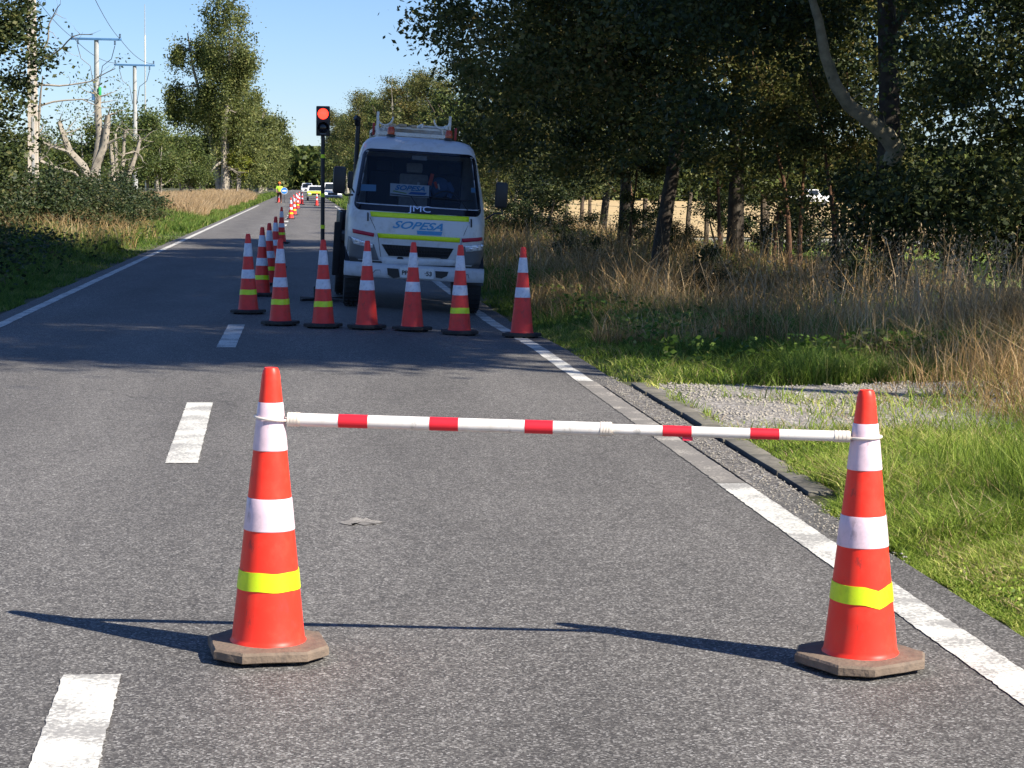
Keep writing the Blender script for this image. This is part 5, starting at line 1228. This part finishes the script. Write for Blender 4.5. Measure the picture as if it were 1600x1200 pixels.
def t_pole(x_, y_, h_, arm, label, box=False):
    r_ = empty('power_pole', (x_, y_, 0)); tag(r_, label, 'power pole', 'T shaped power poles on the left')
    q = MB(); q.tube([(0, 0, -.3), (0, 0, h_)], [.17, .11], 12); q.build('shaft', M['pole_grey'], r_)
    q = MB(); q.box((0, -.12, h_-.05), (arm, .1, .11), None, .01); q.build('crossarm', M['blue_steel'], r_)
    for xx in (-arm*.47, -arm*.36, arm*.37, arm*.47):
        q = MB(); up_ = abs(xx) > arm*.4
        for k in range(3): q.lathe([(.03, 0), (.06, .02), (.03, .06)], 10, (xx, -.12, h_+(.03+.07*k if up_ else -.18-.07*k)))
        q.build('insulator', M['insulator'], r_)
    for s_ in (-1, 1):
        q = MB(); q.tube([(s_*arm*.37, -.12, h_-.35), (s_*arm*.30, -.1, h_-1.0), (s_*arm*.12, -.1, h_-1.35), (s_*.12, -.1, h_-2.4)], .018, 5); q.build('jumper_cable', M['black'], r_)
    if box:
        q = MB(); q.box((-.17, -.1, h_-2.75), (.12, .2, .55), None, .02); q.build('fuse_box', M['blue_steel'], r_)
        q = MB(); q.box((.17, -.1, h_-2.6), (.12, .2, .45), None, .02); q.build('green_box', M['green_box'], r_)
    return r_
t_pole(-10.15, 100, 8.6, 2.45, 'nearer T shaped power pole with a blue crossarm and a green box', True)
t_pole(-10.3, 124, 8.75, 2.45, 'farther T shaped power pole with a thin crossarm')
def wire(p0, p1, sag, label, r=.018):
    p0, p1 = Vector(p0), Vector(p1); q = MB(); pts = [p0.lerp(p1, k/24)-Vector((0, 0, sag*4*(k/24)*(1-k/24))) for k in range(25)]
    c_ = p0.copy(); e = q; q.tube([p-c_ for p in pts], r, 5, cap=False); o = q.build('overhead_wire', M['wire']); o.location = c_; tag(o, label, 'wire', 'overhead wires'); return o
wire((-9.0, 60, 8.75), (-11.28, 99.9, 8.6), .35, 'overhead wire from the concrete pole to the left end of the nearer crossarm', .012)
wire((-6.9, 60, 8.75), (-9.02, 99.9, 8.6), .35, 'overhead wire from the concrete pole to the right end of the nearer crossarm', .012)
wire((-9.02, 99.9, 8.62), (-9.2, 123.9, 8.8), .3, 'overhead wire between the right ends of the two crossarms', .014)
wire((-11.28, 99.9, 8.62), (-11.4, 123.9, 8.8), .3, 'overhead wire between the left ends of the two crossarms', .014)
ms = empty('radio_mast', (-15.6, 200, 0)); tag(ms, 'very thin tall radio mast rising behind the power poles', 'mast')
q = MB(); q.tube([(0, 0, 0), (0, 0, 13), (0, 0, 19)], [.09, .06, .03], 6); q.build('shaft', M['pole_grey'], ms)
q = MB(); q.tube([(0, 0, 13), (0, 0, 16)], .09, 6); q.build('antenna', M['paper'], ms)
q = MB(); q.tube([(-.3, 0, -.2), (.0, 0, 2.6)], .035, 8); sy = q.build('leaning_stake', M['pole_grey']); sy.location = (-7.9, 44, float(gz(-7.9, 44))); tag(sy, 'pale leaning stake among the brambles near the left edge', 'stake')
# ------------------------------------------------------------------ wire fences
def fence(name, pts, hs, label, seed, wires=3, r0=.075):
    rnd = random.Random(seed); r_ = empty(name, (pts[0][0], pts[0][1], float(gz(*pts[0])))); tag(r_, label, 'fence')
    tops = []
    for (x_, y_), h_ in zip(pts, hs):
        p = Vector((x_, y_, float(gz(x_, y_))))-r_.location; q = MB(); l1, l2 = rnd.gauss(0, .04), rnd.gauss(0, .04); rr = r0*rnd.uniform(.85, 1.35)
        q.tube([(0, 0, -.3), (l1*.4, l2*.4, h_*.5), (l1, l2, h_)], [rr*1.1, rr, rr*.9], 7)
        o = q.build('post', M['post'], r_); o.location = p; tops.append((p, l1, l2, h_))
    for wv in range(wires):
        f = (wv+1.0)/(wires+.25); q = MB()
        q.tube([(p.x+l1*f, p.y+l2*f, p.z+h_*f) for p, l1, l2, h_ in tops], .006, 5); q.build('wire', M['wire'], r_)
    return r_
fy = [33.5, 36, 38.6, 41, 43.7, 46.3, 47.8, 49.4, 53, 56, 59, 62.5, 66, 70, 75, 80, 86]
fence('wire_fence', [(11.6+.35*math.sin(y_*.9)-.012*(y_-40), y_) for y_ in fy], [1.3, 1.4, 1.25, 1.35, 1.3, 1.45, 1.5, 1.55, 1.4, 1.45, 1.5, 1.4, 1.3, 1.4, 1.4, 1.3, 1.4],
      'wire fence with dark wooden posts between the trees and the dry field', 5, 4)
fence('wire_fence', [(-10.8, y_) for y_ in (40, 46, 52, 58, 64)], [1.1]*5, 'wire fence with wooden posts behind the brambles at the left edge', 6, 3)
# small litter on the near road
q = MB()
for k in range(5):
    a = .2*k; q.add([(.03*k*.5-.04, .0, .004), (.03*k*.5-.02, .02*math.sin(k), .010), (.03*k*.5+.02, .012, .005), (.03*k*.5-.0, -.014, .012)], [[0, 1, 2, 3]])
lf = q.build('fallen_leaf', M['leaf_litter']); lf.location = (2.27, 7.55, .006); lf.scale = (1.1, 1.1, 1); tag(lf, 'curled brown leaf on the white edge line by the right cone', 'leaf')
